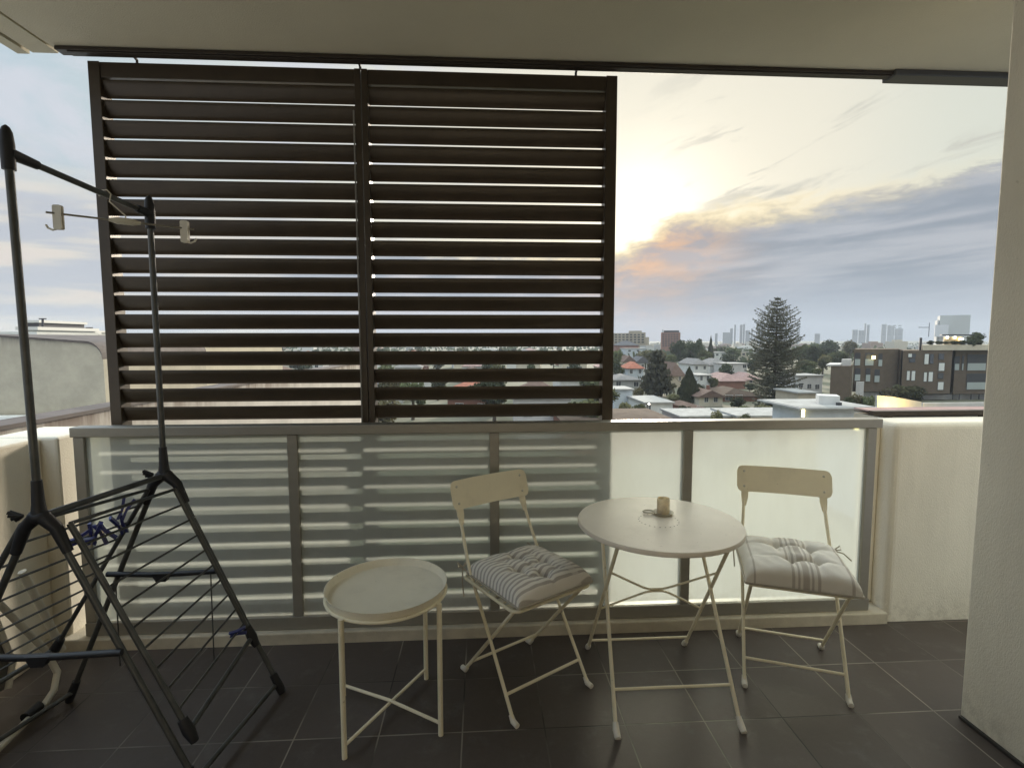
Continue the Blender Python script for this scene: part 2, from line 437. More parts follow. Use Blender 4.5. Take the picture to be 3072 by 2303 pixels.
b = MB(); b.tube([tleg(-1, 1, .615), tleg(1, 1, .615)], .006, 8); b.ball((tleg(-1, 1, .615)[0]-.02, tleg(-1, 1, .615)[1], .615), .011); b.build('stretcher', cream_m, tb, smooth=True)
b = MB()
u1, u2, l1, l2 = tleg(-1, 0, .53), tleg(1, 0, .51), tleg(-1, 0, .30), tleg(1, 0, .28)
cl = (TC.x-.035, TC.y+.02, .415); cr = (TC.x+.04, TC.y+.02, .415)
def bez(a, c, e, n=8): return [tuple((1-t)**2*a[i]+2*t*(1-t)*c[i]+t*t*e[i] for i in range(3)) for t in [k/n for k in range(n+1)]]
b.tube([u1]+bez(lerp(u1, cl, .8), cl, lerp(cl, cr, .25))+bez(lerp(cl, cr, .75), cr, lerp(cr, u2, .2))+[u2], .0045, 8)
cl2 = (cl[0], cl[1], cl[2]-.009); cr2 = (cr[0], cr[1], cr[2]-.009)
b.tube([l1]+bez(lerp(l1, cl2, .8), cl2, lerp(cl2, cr2, .25))+bez(lerp(cl2, cr2, .75), cr2, lerp(cr2, l2, .2))+[l2], .0045, 8)
b.build('brace', cream_m, tb, smooth=True)
# things on the table
cc = Vector((.752, 2.075, .7102))
s_ = thing('candle_saucer', 'small pale ring saucer with loop handle under the candle on the round table', 'saucer', cc)
m = MB(); m.lathe([(.0005, 0), (.034, 0), (.041, .006), (.0425, .0095), (.0405, .0095), (.034, .0045), (.0005, .004)], cc, 40); m.build('dish', mat('pale_ceramic', (.5, .46, .36), .35), s_, smooth=True)
m = MB(); m.tube([cc+Vector((-.036+(-.022*(1-math.cos(a))), .012+.016*math.sin(a), .008)) for a in [2*PI*i/20 for i in range(21)]], .0035, 8); m.build('handle', MATS['pale_ceramic'], s_, smooth=True)
cz = cc+Vector((0, 0, .0045))
c_ = thing('candle_glass', 'small amber candle in a straight glass standing on the round table', 'candle', cz)
m = MB(); m.lathe([(.0005, 0), (.024, 0), (.026, .003), (.026, .060), (.0245, .063), (.0235, .060), (.0235, .048), (.0005, .047)], cz, 40); m.build('glass_body', glassware_m, c_, smooth=True)
m = MB(); m.tube([cz+Vector((0, 0, .047)), cz+Vector((.001, 0, .056))], .0012, 6); m.build('wick', rackp_m, c_)

# ------------------------------------------------------------------ bistro chairs
def rounded_rect(w, h, r, n=5):
    pts = []
    for cx, cy, a0 in ((w/2-r, h/2-r, 0), (-w/2+r, h/2-r, 90), (-w/2+r, -h/2+r, 180), (w/2-r, -h/2+r, 270)):
        for i in range(n+1):
            a = R(a0+90*i/n); pts.append((cx+r*math.cos(a), cy+r*math.sin(a)))
    return pts
def make_chair(loc, rz, label):
    ch = thing('bistro_chair', label, 'chair', loc, rz, 'folding bistro chairs', local=True)
    W = .19
    for sx in (-1, 1):
        q = MB(); q.tube([(sx*W, .186, .015), (sx*W*.985, .026, .255), (sx*W*.97, -.10, .43), (sx*W*.955, -.150, .505), (sx*W*.92, -.197, .60), (sx*W*.89, -.238, .69), (sx*.166, -.2645, .755)], .0072, 10); q.build('leg', cream_m, ch, smooth=True)
        q = MB(); q.prism([(sx*.166-.0165, 0, 0), (sx*.166+.0165, 0, 0), (sx*.167+.015, 0, -.085), (sx*.170+.0082, 0, -.125), (sx*.170-.0082, 0, -.125), (sx*.167-.015, 0, -.085)], (0, -.2640, .768), (0, -.2545, .768)); 
        q.v = [(x, y+(z-.768)*-.33, z) for x, y, z in q.v]
        q.build('back_bracket', cream_m, ch)
        q = MB(); q.tube([(sx*W*.93, -.186, .015), (sx*W*.93, .005, .235), (sx*W*.93, .17, .425)], .0075, 10); q.build('leg', cream_m, ch, smooth=True)
        for y, dy in ((.186, .03), (-.186, -.03)):
            f = MB(); f.tube([(sx*W*(1 if y > 0 else .93), y-dy*.5, .030), (sx*W*(1 if y > 0 else .93), y, .011), (sx*W*(1 if y > 0 else .93), y+dy*.9, .009)], .011, 10, rads=[.009, .0115, .0105]); f.build('foot_cap', foot_m, ch, smooth=True)
        q = MB(); q.lathe([(.0005, -.003), (.009, -.003), (.009, .003), (.0005, .003)], (0, 0, 0), 12)
        q.v = [(sx*(W*.985-.004)+z, .026+x, .255+y) for x, y, z in q.v]; q.build('pivot_bolt', screw_m, ch, smooth=True)
    q = MB(); q.tube([(-W, .137, .088), (W, .137, .088)], .006, 8); q.build('stretcher', cream_m, ch, smooth=True)
    q = MB(); q.tube([(-W*.93, -.135, .074), (W*.93, -.135, .074)], .006, 8); q.build('stretcher', cream_m, ch, smooth=True)
    # seat: steel frame with slats
    q = MB(); ring = [(x, y+.015, .438) for x, y in rounded_rect(.385, .37, .03)]; q.tube(ring+[ring[0]], .007, 8, cap=False)
    for i in range(6):
        y = -.135+i*.058; q.box((-.188, y-.018, .436), (.188, y+.018, .441))
    q.build('seat', cream_m, ch, smooth=True)
    # curved backrest plate
    # build as strips: sample outline along x
    q = MB()
    xs = [-.2025+.405*i/60 for i in range(61)]
    def half(x):
        ax = abs(x); r = .026
        if ax <= .2025-r: return .059
        d = ax-(.2025-r); return .059-r+math.sqrt(max(0, r*r-d*d))
    for off in (0, .003):
        for x in xs:
            bow = -.016*(1-(x/.2)**2)
            for z in (-half(x), half(x)): q.v.append((x, -.2475-.33*z+bow+off, .765+z))
    nn = len(xs)
    for i in range(nn-1):
        a = 2*i; b2 = a+2
        q.face((a, a+1, b2+1, b2)); o2 = 2*nn
        q.face((o2+a, o2+b2, o2+b2+1, o2+a+1))
        q.face((a, b2, o2+b2, o2+a)); q.face((a+1, o2+a+1, o2+b2+1, b2+1))
    q.face((0, 2*nn, 2*nn+1, 1)); e = 2*(nn-1); q.face((e, e+1, 2*nn+e+1, 2*nn+e))
    q.build('backrest', cream_m, ch)
    for sx in (-1, 1):
        for z in (-.034, .034):
            q = MB(); x = sx*.170; bow = -.016*(1-(x/.2)**2)
            q.ball((x, -.2475-.33*z+bow+.0038, .765+z), .0058, 10, 6, (1, .5, 1)); q.build('rivet', screw_m, ch, smooth=True)
    return ch
LCH = (.172, 2.092, 0); RCH = (1.333, 2.107, 0)
aL = math.atan2(-.534, -.845); aR = math.atan2(.365, -.931)
chairL = make_chair(LCH, aL, 'cream folding bistro chair with narrow striped cushion standing left of the round table')
chairR = copy_tree(chairL); chairR.location = RCH; chairR.rotation_euler = (0, 0, aR)
chairR['label'] = 'cream folding bistro chair with plain cushion and central stripes standing right of the round table'

def stripes_material(kind):
    m = bpy.data.materials.new('striped_cotton_'+kind); m.use_nodes = True
    n = N(m.node_tree); b = m.node_tree.nodes['Principled BSDF']; b.inputs['Roughness'].default_value = .95
    b.inputs['Specular IOR Level'].default_value = .1
    tc = n.new('ShaderNodeTexCoord').outputs['Object']
    sp = n.new('ShaderNodeSeparateXYZ'); n.link(tc, sp.inputs[0])
    x, y = sp.outputs[0], sp.outputs[1]
    weave = n.noise(tc, 900, 2, .5); big = n.noise(tc, 18, 3)
    base = n.mix(big, (.80, .765, .69), (.85, .815, .75)); dark = (.36, .325, .295) if kind == 'narrow' else (.42, .375, .33)
    if kind == 'narrow':
        w = n.m('ADD', n.m('MULTIPLY', n.m('SINE', n.m('MULTIPLY', y, 2*PI/.0225)), .5), .5)
        f = n.m('MULTIPLY', n.ss(w, .5, .70), .78)
        xb = n.m('SUBTRACT', 1.0, n.ss(n.m('ABSOLUTE', n.m('ADD', x, .11)), .012, .02))
        f = n.m('MULTIPLY', f, n.m('SUBTRACT', 1.0, n.m('MULTIPLY', xb, .5)))
    else:
        def band(c, hw): return n.m('SUBTRACT', 1.0, n.ss(n.m('ABSOLUTE', n.m('SUBTRACT', x, c)), hw*.75, hw))
        f = 0.0
        for c, hw in ((-.058, .006), (-.036, .0045), (-.013, .013), (.012, .0045), (.032, .006), (.172, .004), (-.172, .006)):
            f = n.m('MAXIMUM', f, band(c, hw))
        f = n.m('MULTIPLY', f, .72)
    c = n.mix(f, base, dark)
    c = n.mix(n.m('MULTIPLY', weave, .22), c, (.45, .41, .35))
    n.setin(b.inputs['Base Color'], c)
    bp = n.new('ShaderNodeBump'); bp.inputs['Strength'].default_value = .5; bp.inputs['Distance'].default_value = .002
    n.link(weave, bp.inputs['Height']); n.link(bp.outputs[0], b.inputs['Normal'])
    return m
def make_cushion(loc, rz, label, kind, size=.385, tufts=(), thick=.074, seed=1):
    q = MB(); NN = 72; rr = random.Random(seed)
    ph = [rr.uniform(0, 6) for _ in range(6)]
    def top(u, v):
        e = (max(0, 1-abs(u)**6)*max(0, 1-abs(v)**6))**.40
        h = thick*e
        for tx, ty in tufts:
            d2 = (u-tx)**2+(v-ty)**2
            h -= thick*.72*math.exp(-d2/.014)*min(1, e*1.3)
            # creases running from each tuft
            h -= thick*.22*math.exp(-((v-ty)/.05)**2)*math.exp(-((u-tx)/.45)**2)*e
            h -= thick*.18*math.exp(-((u-tx)/.05)**2)*math.exp(-((v-ty)/.45)**2)*e
        h += .0022*e*(math.sin(9*u+3*v+ph[0])+math.sin(13*v-5*u+ph[1])*.7+math.sin(21*u+17*v+ph[2])*.4)
        return h
    for s in (1, -1):
        for i in range(NN+1):
            for j in range(NN+1):
                u = -1+2*i/NN; v = -1+2*j/NN
                pinch = 1-.045*(1-abs(u)**2)*abs(v)**6
                pinch2 = 1-.045*(1-abs(v)**2)*abs(u)**6
                z = top(u, v) if s > 0 else -.16*max(0, (1-abs(u)**4)*(1-abs(v)**4))**.5*thick
                q.v.append((u*size/2*pinch2, v*size/2*pinch, z+.014))
    def id(s, i, j): return (0 if s > 0 else (NN+1)**2)+i*(NN+1)+j
    for i in range(NN):
        for j in range(NN):
            q.face((id(1, i, j), id(1, i+1, j), id(1, i+1, j+1), id(1, i, j+1)))
            q.face((id(-1, i, j), id(-1, i, j+1), id(-1, i+1, j+1), id(-1, i+1, j)))
    root = thing('seat_cushion', label, 'cushion', loc, rz, 'tufted seat cushions', local=True)
    cm = stripes_material(kind)
    o = q.build('cushion_body', cm, root, smooth=True, weld=True)
    w = size/2
    pp = MB(); ring = [(x, y, .014) for x, y in rounded_rect(size*.995, size*.995, .008, 3)]
    pp.tube(ring+[ring[0]], .0042, 7, cap=False); pp.build('piping', mat('piping_'+kind, (.42, .38, .31), .9), root, smooth=True)
    tm = MATS['piping_'+kind]
    for sx in (-1, 1):
        tt = MB(); x = sx*w*.97; y = -w*.97
        tt.tube([(x, y, .016), (x+sx*.012, y-.02, .03), (x+sx*.006, y-.035, .026)], .0035, 6)
        tt.tube([(x+sx*.006, y-.03, .028), (x+sx*.03, y-.03, .052), (x+sx*.034, y-.018, .04), (x+sx*.006, y-.03, .028)], .003, 6)
        tt.tube([(x+sx*.006, y-.03, .028), (x-sx*.02, y-.036, .05), (x-sx*.022, y-.04, .036), (x+sx*.006, y-.03, .028)], .003, 6)
        if sx > 0: tt.tube([(x+sx*.006, y-.03, .028), (x+sx*.01, y-.028, -.03), (x+sx*.004, y-.026, -.10)], .003, 6)
        else: tt.tube([(x+sx*.006, y-.03, .028), (x+sx*.045, y-.02, .022), (x+sx*.075, y-.01, -.004)], .003, 6)
        tt.build('tie', tm, root, smooth=True)
    return root
def off(loc, rz, dy, z): return (loc[0]-math.sin(rz)*dy, loc[1]+math.cos(rz)*dy, z)
make_cushion(off(LCH, aL, .030, .446), aL, 'tufted cushion with narrow grey and white stripes on the left bistro chair', 'narrow', .375, thick=.066, tufts=((-.36, .1), (.36, .1), (.02, -.42), (.02, .55)), seed=3)
make_cushion(off(RCH, aR, .035, .446), aR, 'tufted off white cushion with a few central brown stripes on the right bistro chair', 'wide', .415, thick=.080, tufts=((-.34, -.34), (-.34, .34), (.3, -.34), (.12, .34)), seed=5)

# ------------------------------------------------------------------ tray side table
GC = Vector((-.36, 1.915, 0))
g = thing('side_table', 'low cream round tray table with crossed bars standing left of the bistro chairs', 'side table', GC)
m = MB(); m.lathe([(.0005, .493), (.205, .493), (.212, .497), (.221, .523), (.2245, .524), (.2235, .520), (.214, .491), (.207, .488), (.0005, .488)], GC, 80); m.build('tray', tray_m, g, smooth=True, weld=True)
angs = [R(-120+90*i) for i in range(4)]; GR = .236
feet = []
for a in angs:
    p = GC+Vector((GR*math.cos(a), GR*math.sin(a), 0)); feet.append(p)
    q = MB(); q.tube([p, p+Vector((0, 0, .497))], .0095, 12); q.build('leg', cream_m, g, smooth=True)
q = MB(); ring = [GC+Vector((.2205*math.cos(2*PI*i/64), .2205*math.sin(2*PI*i/64), .490)) for i in range(65)]; q.tube(ring, .006, 8, cap=False)
for p in feet: q.tube([GC+(p-GC)*.93+Vector((0, 0, .489)), p+Vector((0, 0, .489))], .006, 8)
q.build('tray_ring', cream_m, g, smooth=True)
q = MB(); q.tube([feet[0]+Vector((0, 0, .045)), feet[2]+Vector((0, 0, .045))], .006, 8); q.build('cross_bar', cream_m, g, smooth=True)
q = MB(); q.tube([feet[1]+Vector((0, 0, .045)), (feet[1]+feet[3])/2+Vector((0, 0, .057)), feet[3]+Vector((0, 0, .045))], .006, 8); q.build('cross_bar', cream_m, g, smooth=True)

# ------------------------------------------------------------------ clothes airer
YR, YF = 2.055, 1.59
H2 = Vector((-1.227, YR, .913)); H1 = Vector((-1.314, YF, .911))
ra = thing('clothes_airer', 'dark tower clothes airer with sloping wire wings at the left', 'clothes airer', (-1.27, 1.82, 0))
def cyl(name, pts, r, mt=rack_m, parent=ra, seg=10, rads=None):
    q = MB(); q.tube(pts, r, seg, rads=rads); return q.build(name, mt, parent, smooth=True)
for H, P, nm in ((H1, Vector((-1.322, YF, 2.0)), 1), (H2, Vector((-1.225, YR, 1.935)), 2)):
    cyl('upright', [H+Vector((0, 0, .03)), P], .0105)
    q = MB(); q.tube([P+Vector((0, 0, -.09)), P+Vector((0, 0, -.02)), P+Vector((0, 0, .012)), P+Vector((0, 0, .026)), P+Vector((0, 0, .032))], .014, 14, rads=[.0165, .0175, .0145, .009, .002])
    q.build('end_cap', rackp_m, ra, smooth=True)
    q = MB()
    q.tube([H+Vector((0, 0, .11)), H+Vector((0, 0, .04)), H+Vector((0, 0, 0))], .017, 14, rads=[.0135, .0165, .022])
    q.ball(H, .029, 14, 8, (1.15, .8, .8))
    for sx in (-1, 1):
        q.tube([H+Vector((sx*.008, 0, 0)), H+Vector((sx*.045, 0, -.035)), H+Vector((sx*.075, 0, -.11))], .019, 12, rads=[.021, .018, .014])
    for k in range(8):
        a = R(20+45*k); q.tube([H+Vector((-.03, -.02, .01)), H+Vector((-.05-.01*math.cos(a), -.03+.012*math.sin(a), .012+.014*math.cos(a)))], .005, 6)
    q.build('hub', rackp_m, ra, smooth=True)
legs = {}
feet_r = {(2, 1): Vector((-.816, YR, .012)), (2, -1): Vector((-1.641, YR, .012)), (1, 1): Vector((-.893, YF, .012)), (1, -1): Vector((-1.765, YF, .012))}
for (k, sx), ft in feet_r.items():
    H = H1 if k == 1 else H2
    a = H+Vector((sx*.062, 0, -.09))
    cyl('leg', [a, ft], .0100)
    d = (ft-a).normalized()
    cyl('foot_cap', [ft-d*.085, ft-d*.02, ft+Vector((0, 0, -.004))], .016, rackp_m, rads=[.0145, .0165, .014])
# wire wings: two sloping panels, one each side
wingb = {(2, 1): Vector((-.915, YR-.022, .262)), (2, -1): Vector((-1.661, YR-.022, .239)), (1, 1): Vector((-.933, YF+.022, .2)), (1, -1): Vector((-1.80, YF+.022, .2))}
for sx in (1, -1):
    w = MB()
    t1 = H1+Vector((sx*.068, .022, -.03)); t2 = H2+Vector((sx*.05, -.022, -.05))
    b1, b2 = wingb[(1, sx)], wingb[(2, sx)]
    w.tube([t1, b1], .0092, 10); w.tube([t2, b2], .0085, 10)
    w.tube([b1, b2], .009, 10); w.tube([t1, t2], .006, 8)
    wm = MB()
    for i in range(1, 10):
        tt = i/10; wm.tube([t1.lerp(b1, tt), t2.lerp(b2, tt)], .0041, 6)
    fr = w.build('wing_frame', rack_m, ra, smooth=True)
    wm.build('wire_rack', rack_m, fr, smooth=True)
    for bb, tt in ((b1, t1), (b2, t2)):
        d = (bb-tt).normalized(); cyl('corner_clip', [bb-d*.045, bb, bb+d*.04], .018, rackp_m, fr, rads=[.015, .019, .013])
cyl('top_bar', [Vector((-1.318, YF, 1.955)), Vector((-1.225, YR, 1.90))], .0098)
TB1, TB2 = Vector((-1.318, YF, 1.955)), Vector((-1.225, YR, 1.90))
for u, v in ((0, .16), (1, .88)): cyl('bar_socket', [TB1.lerp(TB2, u), TB1.lerp(TB2, v)], .015, rackp_m, seg=12, rads=[.017, .013])
cyl('ridge_bar', [H1, H2], .0105)
cyl('foot_bar', [feet_r[(2, 1)]+Vector((-.02, 0, .035)), feet_r[(1, 1)]+Vector((-.02, 0, .035))], .0085)
cyl('foot_bar', [feet_r[(2, -1)]+Vector((.02, 0, .035)), feet_r[(1, -1)]+Vector((.02, 0, .035))], .0085)
for x0, x1, y, z in ((-1.575, -1.095, YF-.014, .489), (-1.454, -1.045, YR-.014, .530)):
    q = MB(); q.tube([(x0, y, z), ((x0+x1)/2, y, z-.008), (x1, y, z)], .0105, 10); q.prism([((x0+x1)/2-.035, y, z), ((x0+x1)/2+.035, y, z), ((x0+x1)/2+.018, y, z-.032), ((x0+x1)/2-.018, y, z-.032)], (0, -.012, 0), (0, .012, 0))
    q.build('spreader', rackp_m, ra, smooth=True)
for x in (-1.42, -1.062):
    cyl('tension_wire', [(x, YR-.02, .53), (x-.004, YR-.02, .16)], .0025, rack_m)
# pegs clipped to the wires
def peg(loc, rx, ry, label):
    pg = thing('clothes_peg', label, 'clothes peg', loc, 0, 'navy clothes pegs on the airer', local=True)
    for sgn in (-1, 1):
        q = MB(); q.prism([(sgn*.002, 0, -.026), (sgn*.009, 0, -.03), (sgn*.008, 0, 0), (sgn*.016, 0, .036), (sgn*.009, 0, .038), (sgn*.002, 0, .006)], (0, -.009, 0), (0, .009, 0)); q.v = [(a*1.35, b*1.2, c*1.25) for a, b, c in q.v]; q.build('jaw', peg_m, pg)
    q = MB(); q.tube([(0, -.007, 0), (0, .007, 0)], .006, 8); q.build('spring', screw_m, pg, smooth=True)
    pg.rotation_euler = (rx, ry, .5)
    return pg
Lt1 = H1+Vector((-.068, .022, -.03)); Lt2 = H2+Vector((-.05, -.022, -.05)); Lb1, Lb2 = wingb[(1, -1)], wingb[(2, -1)]
def wirept(i, s): return Lt1.lerp(Lb1, i/10).lerp(Lt2.lerp(Lb2, i/10), s)
plab = ['navy clothes peg nearest the viewer on the second wire', 'upright navy clothes peg in the middle of the wire cluster', 'navy clothes peg leaning outward in the cluster', 'navy clothes peg at the far right of the cluster', 'topmost navy clothes peg beside the rear legs']
for i, (wi, s, rx, ry) in enumerate(((2, .55, .3, 1.2), (2, .68, .2, .2), (2, .76, .1, 2.6), (1, .86, -.2, .4), (2, .92, .3, -.3))):
    peg(wirept(wi, s)+Vector((0, 0, .0)), rx, ry, plab[i])
rp = (H1+Vector((.068, .022, -.03))).lerp(wingb[(1, 1)], .9).lerp((H2+Vector((.05, -.022, -.05))).lerp(wingb[(2, 1)], .9), .86)
peg(rp, .2, 1.4, 'single navy clothes peg low on the right wing of the airer').scale = (.7, .7, .7)

# clip hanger on the top bar
hb = Vector((-1.318, YF, 1.955)).lerp(Vector((-1.225, YR, 1.90)), .62)
hg = thing('clip_hanger', 'wire skirt hanger with two off white clips hanging from the airer bar', 'hanger', hb)
A = Vector((-1.395, 1.80, 1.843)); B = Vector((-1.05, 2.02, 1.838)); Mi = (A+B)/2
mat('hanger_wire', (.3, .28, .24), .35, .7)
q = MB()
pts = [hb+Vector((-.02, 0, -.005)), hb+Vector((-.012, 0, .014)), hb+Vector((.006, 0, .016)), hb+Vector((.018, 0, .002)), hb+Vector((.012, .0, -.022)), Mi+Vector((.004, 0, .018)), Mi]
q.tube(pts, .0024, 8); q.build('hook', clip_m, hg, smooth=True)
q = MB(); q.tube([A, B], .0035, 8); q.build('cross_bar', MATS['hanger_wire'], hg, smooth=True)
q = MB(); dd = (B-A).normalized(); q.tube([Mi-dd*.045, Mi-dd*.02, Mi+dd*.02, Mi+dd*.045], .009, 10, rads=[.005, .012, .012, .005]); q.build('sleeve', clip_m, hg, smooth=True)
for p, sx in ((A+dd*.03, -1), (B-dd*.03, 1)):
    q = MB()
    for yy in (-.007, .003):
        poly = [(p.x+x, p.y+yy, p.z+z) for x, z in rounded_rect(.026, .078, .006, 3)]
        q.prism([(x, y, z-.012) for x, y, z in poly], (0, 0, 0), (0, .0045, 0))
    q.tube([(p.x+sx*.004, p.y, p.z-.048), (p.x+sx*.02, p.y, p.z-.052), (p.x+sx*.034, p.y, p.z-.046), (p.x+sx*.04, p.y, p.z-.036)], .0035, 8)
    q.build('clip', clip_m, hg)

# folded ironing board against the left parapet
ib = thing('ironing_board', 'folded ironing board with grey cover leaning on the left parapet behind the airer', 'ironing board', (-1.8, 1.6, 0))
def lean(y, z): return (-1.79-.13*z, y, z)
q = MB(); poly = [lean(y, z) for y, z in ((.7, .12), (1.98, .12), (2.02, .2), (1.96, .62), (1.8, .86), (1.5, .95), (.7, .95))]
q.prism(poly, (0, 0, 0), (-.03, 0, 0)); q.build('board', board_m, ib, bevel=.006)
q = MB(); rim = [Vector(p)+Vector((.008, 0, 0)) for p in poly[1:6]]; q.tube(rim, .011, 10); q.build('rim', whitetube_m, ib, smooth=True)
q = MB(); q.tube([(-1.665, .7, .03), (-1.672, 1.78, .03), (-1.70, 2.02, .03), (-1.715, 2.08, .04), (-1.73, 2.12, .09), (-1.755, 2.1, .2), (-1.80, 1.95, .5)], .0125, 12); q.build('leg', whitetube_m, ib, smooth=True)
q = MB(); q.tube([(-1.765, 2.04, .55), (-1.75, 2.10, .36), (-1.735, 2.158, .16)], .014, 12); q.build('leg', whitetube_m, ib, smooth=True)
q = MB(); q.tube([(-1.70, 1.93, .035), (-1.70, 1.99, .04)], .02, 12); q.build('foot_cap', rackp_m, ib, smooth=True)
# ------------------------------------------------------------------ the suburb beyond
GZ = -14.0
gm = mat('suburb_ground', (.13, .125, .09), .95, var=.5, vscale=.05, col2=(.085, .09, .055))
g_ = MB(); g_.box((-6000, 6, GZ-.5), (6000, 7000, GZ)); o = g_.build('ground', gm); tag(o, kind='structure')
rd = MB(); rd.box((-200, 84.0, GZ+.004), (240, 91, GZ+.02)); o = rd.build('road', mat('asphalt', (.055, .055, .057), .9, var=.2, vscale=1)); tag(o, kind='structure')

WALLC = {'white': (.62, .62, .60), 'cream': (.55, .50, .40), 'grey': (.38, .38, .37), 'brick': (.25, .13, .10), 'paleblue': (.50, .54, .58), 'beige': (.42, .37, .29), 'brown': (.13, .102, .078), 'pale': (.52, .51, .50)}
ROOFC = {'terracotta': (.40, .17, .12), 'brown': (.17, .12, .10), 'grey': (.24, .23, .225), 'pink': (.36, .25, .23), 'white': (.37, .37, .36), 'darkbrown': (.10, .075, .06), 'slate': (.13, .13, .14)}
WM = {k: mat('house_wall_'+k, c, .9, var=.14, vscale=.7, spec=.1) for k, c in WALLC.items()}
RM = {k: mat('roof_'+k, c, .95, var=.28, vscale=.9, stretch=(1, 1, 3), spec=.05) for k, c in ROOFC.items()}
glass_m = mat('window_glass', (.05, .055, .065), .12, spec=.8)
paleglass_m = mat('pale_blind', (.62, .64, .62), .5)
balg_m = mat('balcony_glass', (.34, .38, .37), .2)
trim_m = mat('white_trim', (.64, .64, .62), .6)
lampw_m = mat('lamp_white', (.9, .9, .8), emit=(1, .96, .8), estr=5)
lampy_m = mat('lamp_yellow', (.9, .8, .4), emit=(1, .82, .35), estr=4)
steel_m = mat('dark_steel', (.05, .052, .06), .5, .3)

def hip(mb, cx, cy, w, d, z, h, over=.5, gable=False, th=.16):
    x0, x1, y0, y1 = cx-w/2-over, cx+w/2+over, cy-d/2-over, cy+d/2+over
    k = len(mb.v)
    mb.v += [(x0, y0, z), (x1, y0, z), (x1, y1, z), (x0, y1, z), (x0, y0, z+th), (x1, y0, z+th), (x1, y1, z+th), (x0, y1, z+th)]
    if w >= d:
        e = 0 if gable else d/2
        mb.v += [(x0+e+.01, cy, z+h), (x1-e-.01, cy, z+h)]
        top = [(4, 5, 9, 8), (5, 6, 9), (6, 7, 8, 9), (7, 4, 8)]
    else:
        e = 0 if gable else w/2
        mb.v += [(cx, y0+e+.01, z+h), (cx, y1-e-.01, z+h)]
        top = [(4, 5, 8), (5, 6, 9, 8), (6, 7, 9), (7, 4, 8, 9)]
    for f in [(3, 2, 1, 0), (0, 1, 5, 4), (1, 2, 6, 5), (2, 3, 7, 6), (3, 0, 4, 7)]+top: mb.face(k+i for i in f)

def house(loc, w, d, h, rh, wall, roof, label, group=None, rz=0, gable=False, wins=((-.25, .55), (.22, .55)), flat=False, name='house', floors=1, cat='house', chim=False):
    t = thing(name, label, cat, loc, rz, group, local=True)
    b = MB(); b.box((-w/2, -d/2, 0), (w/2, d/2, h-.002))
    if gable and w < d:
        b.prism([(-w/2, -d/2+.02, h-.003), (w/2, -d/2+.02, h-.003), (0, -d/2+.02, h+rh*.93)], (0, 0, 0), (0, .2, 0))
    b.build('wall', WM[wall], t)
    r = MB()
    if flat:
        r.box((-w/2-.35, -d/2-.35, h), (w/2+.35, d/2+.35, h+.28))
    else: hip(r, 0, 0, w, d, h, rh, gable=gable)
    ro = r.build('roof', RM[roof], t)
    if chim:
        c = MB(); c.box((w*.2, -.3, h+rh*.35), (w*.2+.6, .3, h+rh+.7)); c.build('chimney', WM['brick'], ro)
    for fl_ in range(floors):
        zb = fl_*(h/floors)
        for u, v in wins:
            ww = min(1.7, w*.16); hh = 1.3; zc = zb+(h/floors)*v
            q = MB(); x = u*w
            q.box((x-ww/2-.08, -d/2-.05, zc-hh/2-.08), (x+ww/2+.08, -d/2-.001, zc+hh/2+.08))
            f = q.build('window', trim_m, t)
            q = MB(); q.box((x-ww/2, -d/2-.075, zc-hh/2), (x-.03, -d/2-.052, zc+hh/2)); q.box((x+.03, -d/2-.075, zc-hh/2), (x+ww/2, -d/2-.052, zc+hh/2)); q.build('pane', glass_m, f)
    return t
def phouse(x0, x1, ye, yr, Y, wall, roof, label, d=9, yb=None, **k):
    """a house whose front wall spans photo columns x0..x1 with eaves at row ye and ridge at row yr, Y metres away"""
    a, b = at(x0, ye, Y), at(x1, ye, Y); w = b.x-a.x
    rz_ = at((x0+x1)/2, yr, Y+d/2).z
    base = GZ if yb is None else at(x0, yb, Y).z
    base = min(base, GZ) if yb is None else base
    h = a.z-base; rh = max(.35, rz_-a.z)
    return house(((a.x+b.x)/2, Y+d/2, base), w, d, h, rh, wall, roof, label, **k)

# --- near roofs just below the rail
SKEW = [0.0]           # plan skew of the building being built (depth walls not square to the street front)
def fac(mb, x0, y0, x1, y1, Y, dep):
    p, q = at(x0, y1, Y), at(x1, y0, Y); k = len(mb.v); mb.box((p.x, Y, p.z), (q.x, Y+dep, q.z))
    for i in range(k, len(mb.v)):
        v = mb.v[i]
        if v[1] > Y+1e-6: mb.v[i] = (v[0]+SKEW[0]*dep, v[1], v[2])
    return mb
t = thing('flat_roof_building', 'white flat roofed building with a white box on its roof just below the right rail', 'building', (at(2510, 1230, 50).x, 52, GZ))
p, q_ = at(2410, 1230, 50), at(2612, 1230, 50)
b = MB(); b.box((p.x, 50, GZ), (q_.x, 55.5, p.z)); b.build('wall', WM['paleblue'], t)
p2, q2 = at(2396, 1230, 49.6), at(2640, 1222, 49.6)
b = MB(); b.box((p2.x, 49.5, p2.z+.02), (q2.x, 57.5, q2.z)); b.box((p2.x+.3, 49.9, q2.z), (q2.x-.3, 57.2, q2.z+.05)); ro = b.build('roof', RM['white'], t)
b = MB(); cx_, cy_ = at(2487, 1220, 52.6).x, 52.9; bw = 1.0
zz0, zz1 = q2.z+.05, at(2487, 1188, 51.8).z
pts = [(cx_+bw*1.35*math.cos(a), cy_+bw*1.35*math.sin(a), zz0) for a in (R(-70), R(20), R(110), R(200))]
b.prism(pts, (0, 0, 0), (0, 0, zz1-zz0)); b.build('roof_box', WM['white'], t)
b = MB(); b.box((cx_-.2, cy_-1.9, zz0), (cx_+.25, cy_-1.6, zz0+.3)); b.build('vent', steel_m, t)
b = MB(); pp = at(2614, 1233, 49.3); b.ball(tuple(pp), .13); b.build('lamp', lampw_m, t)
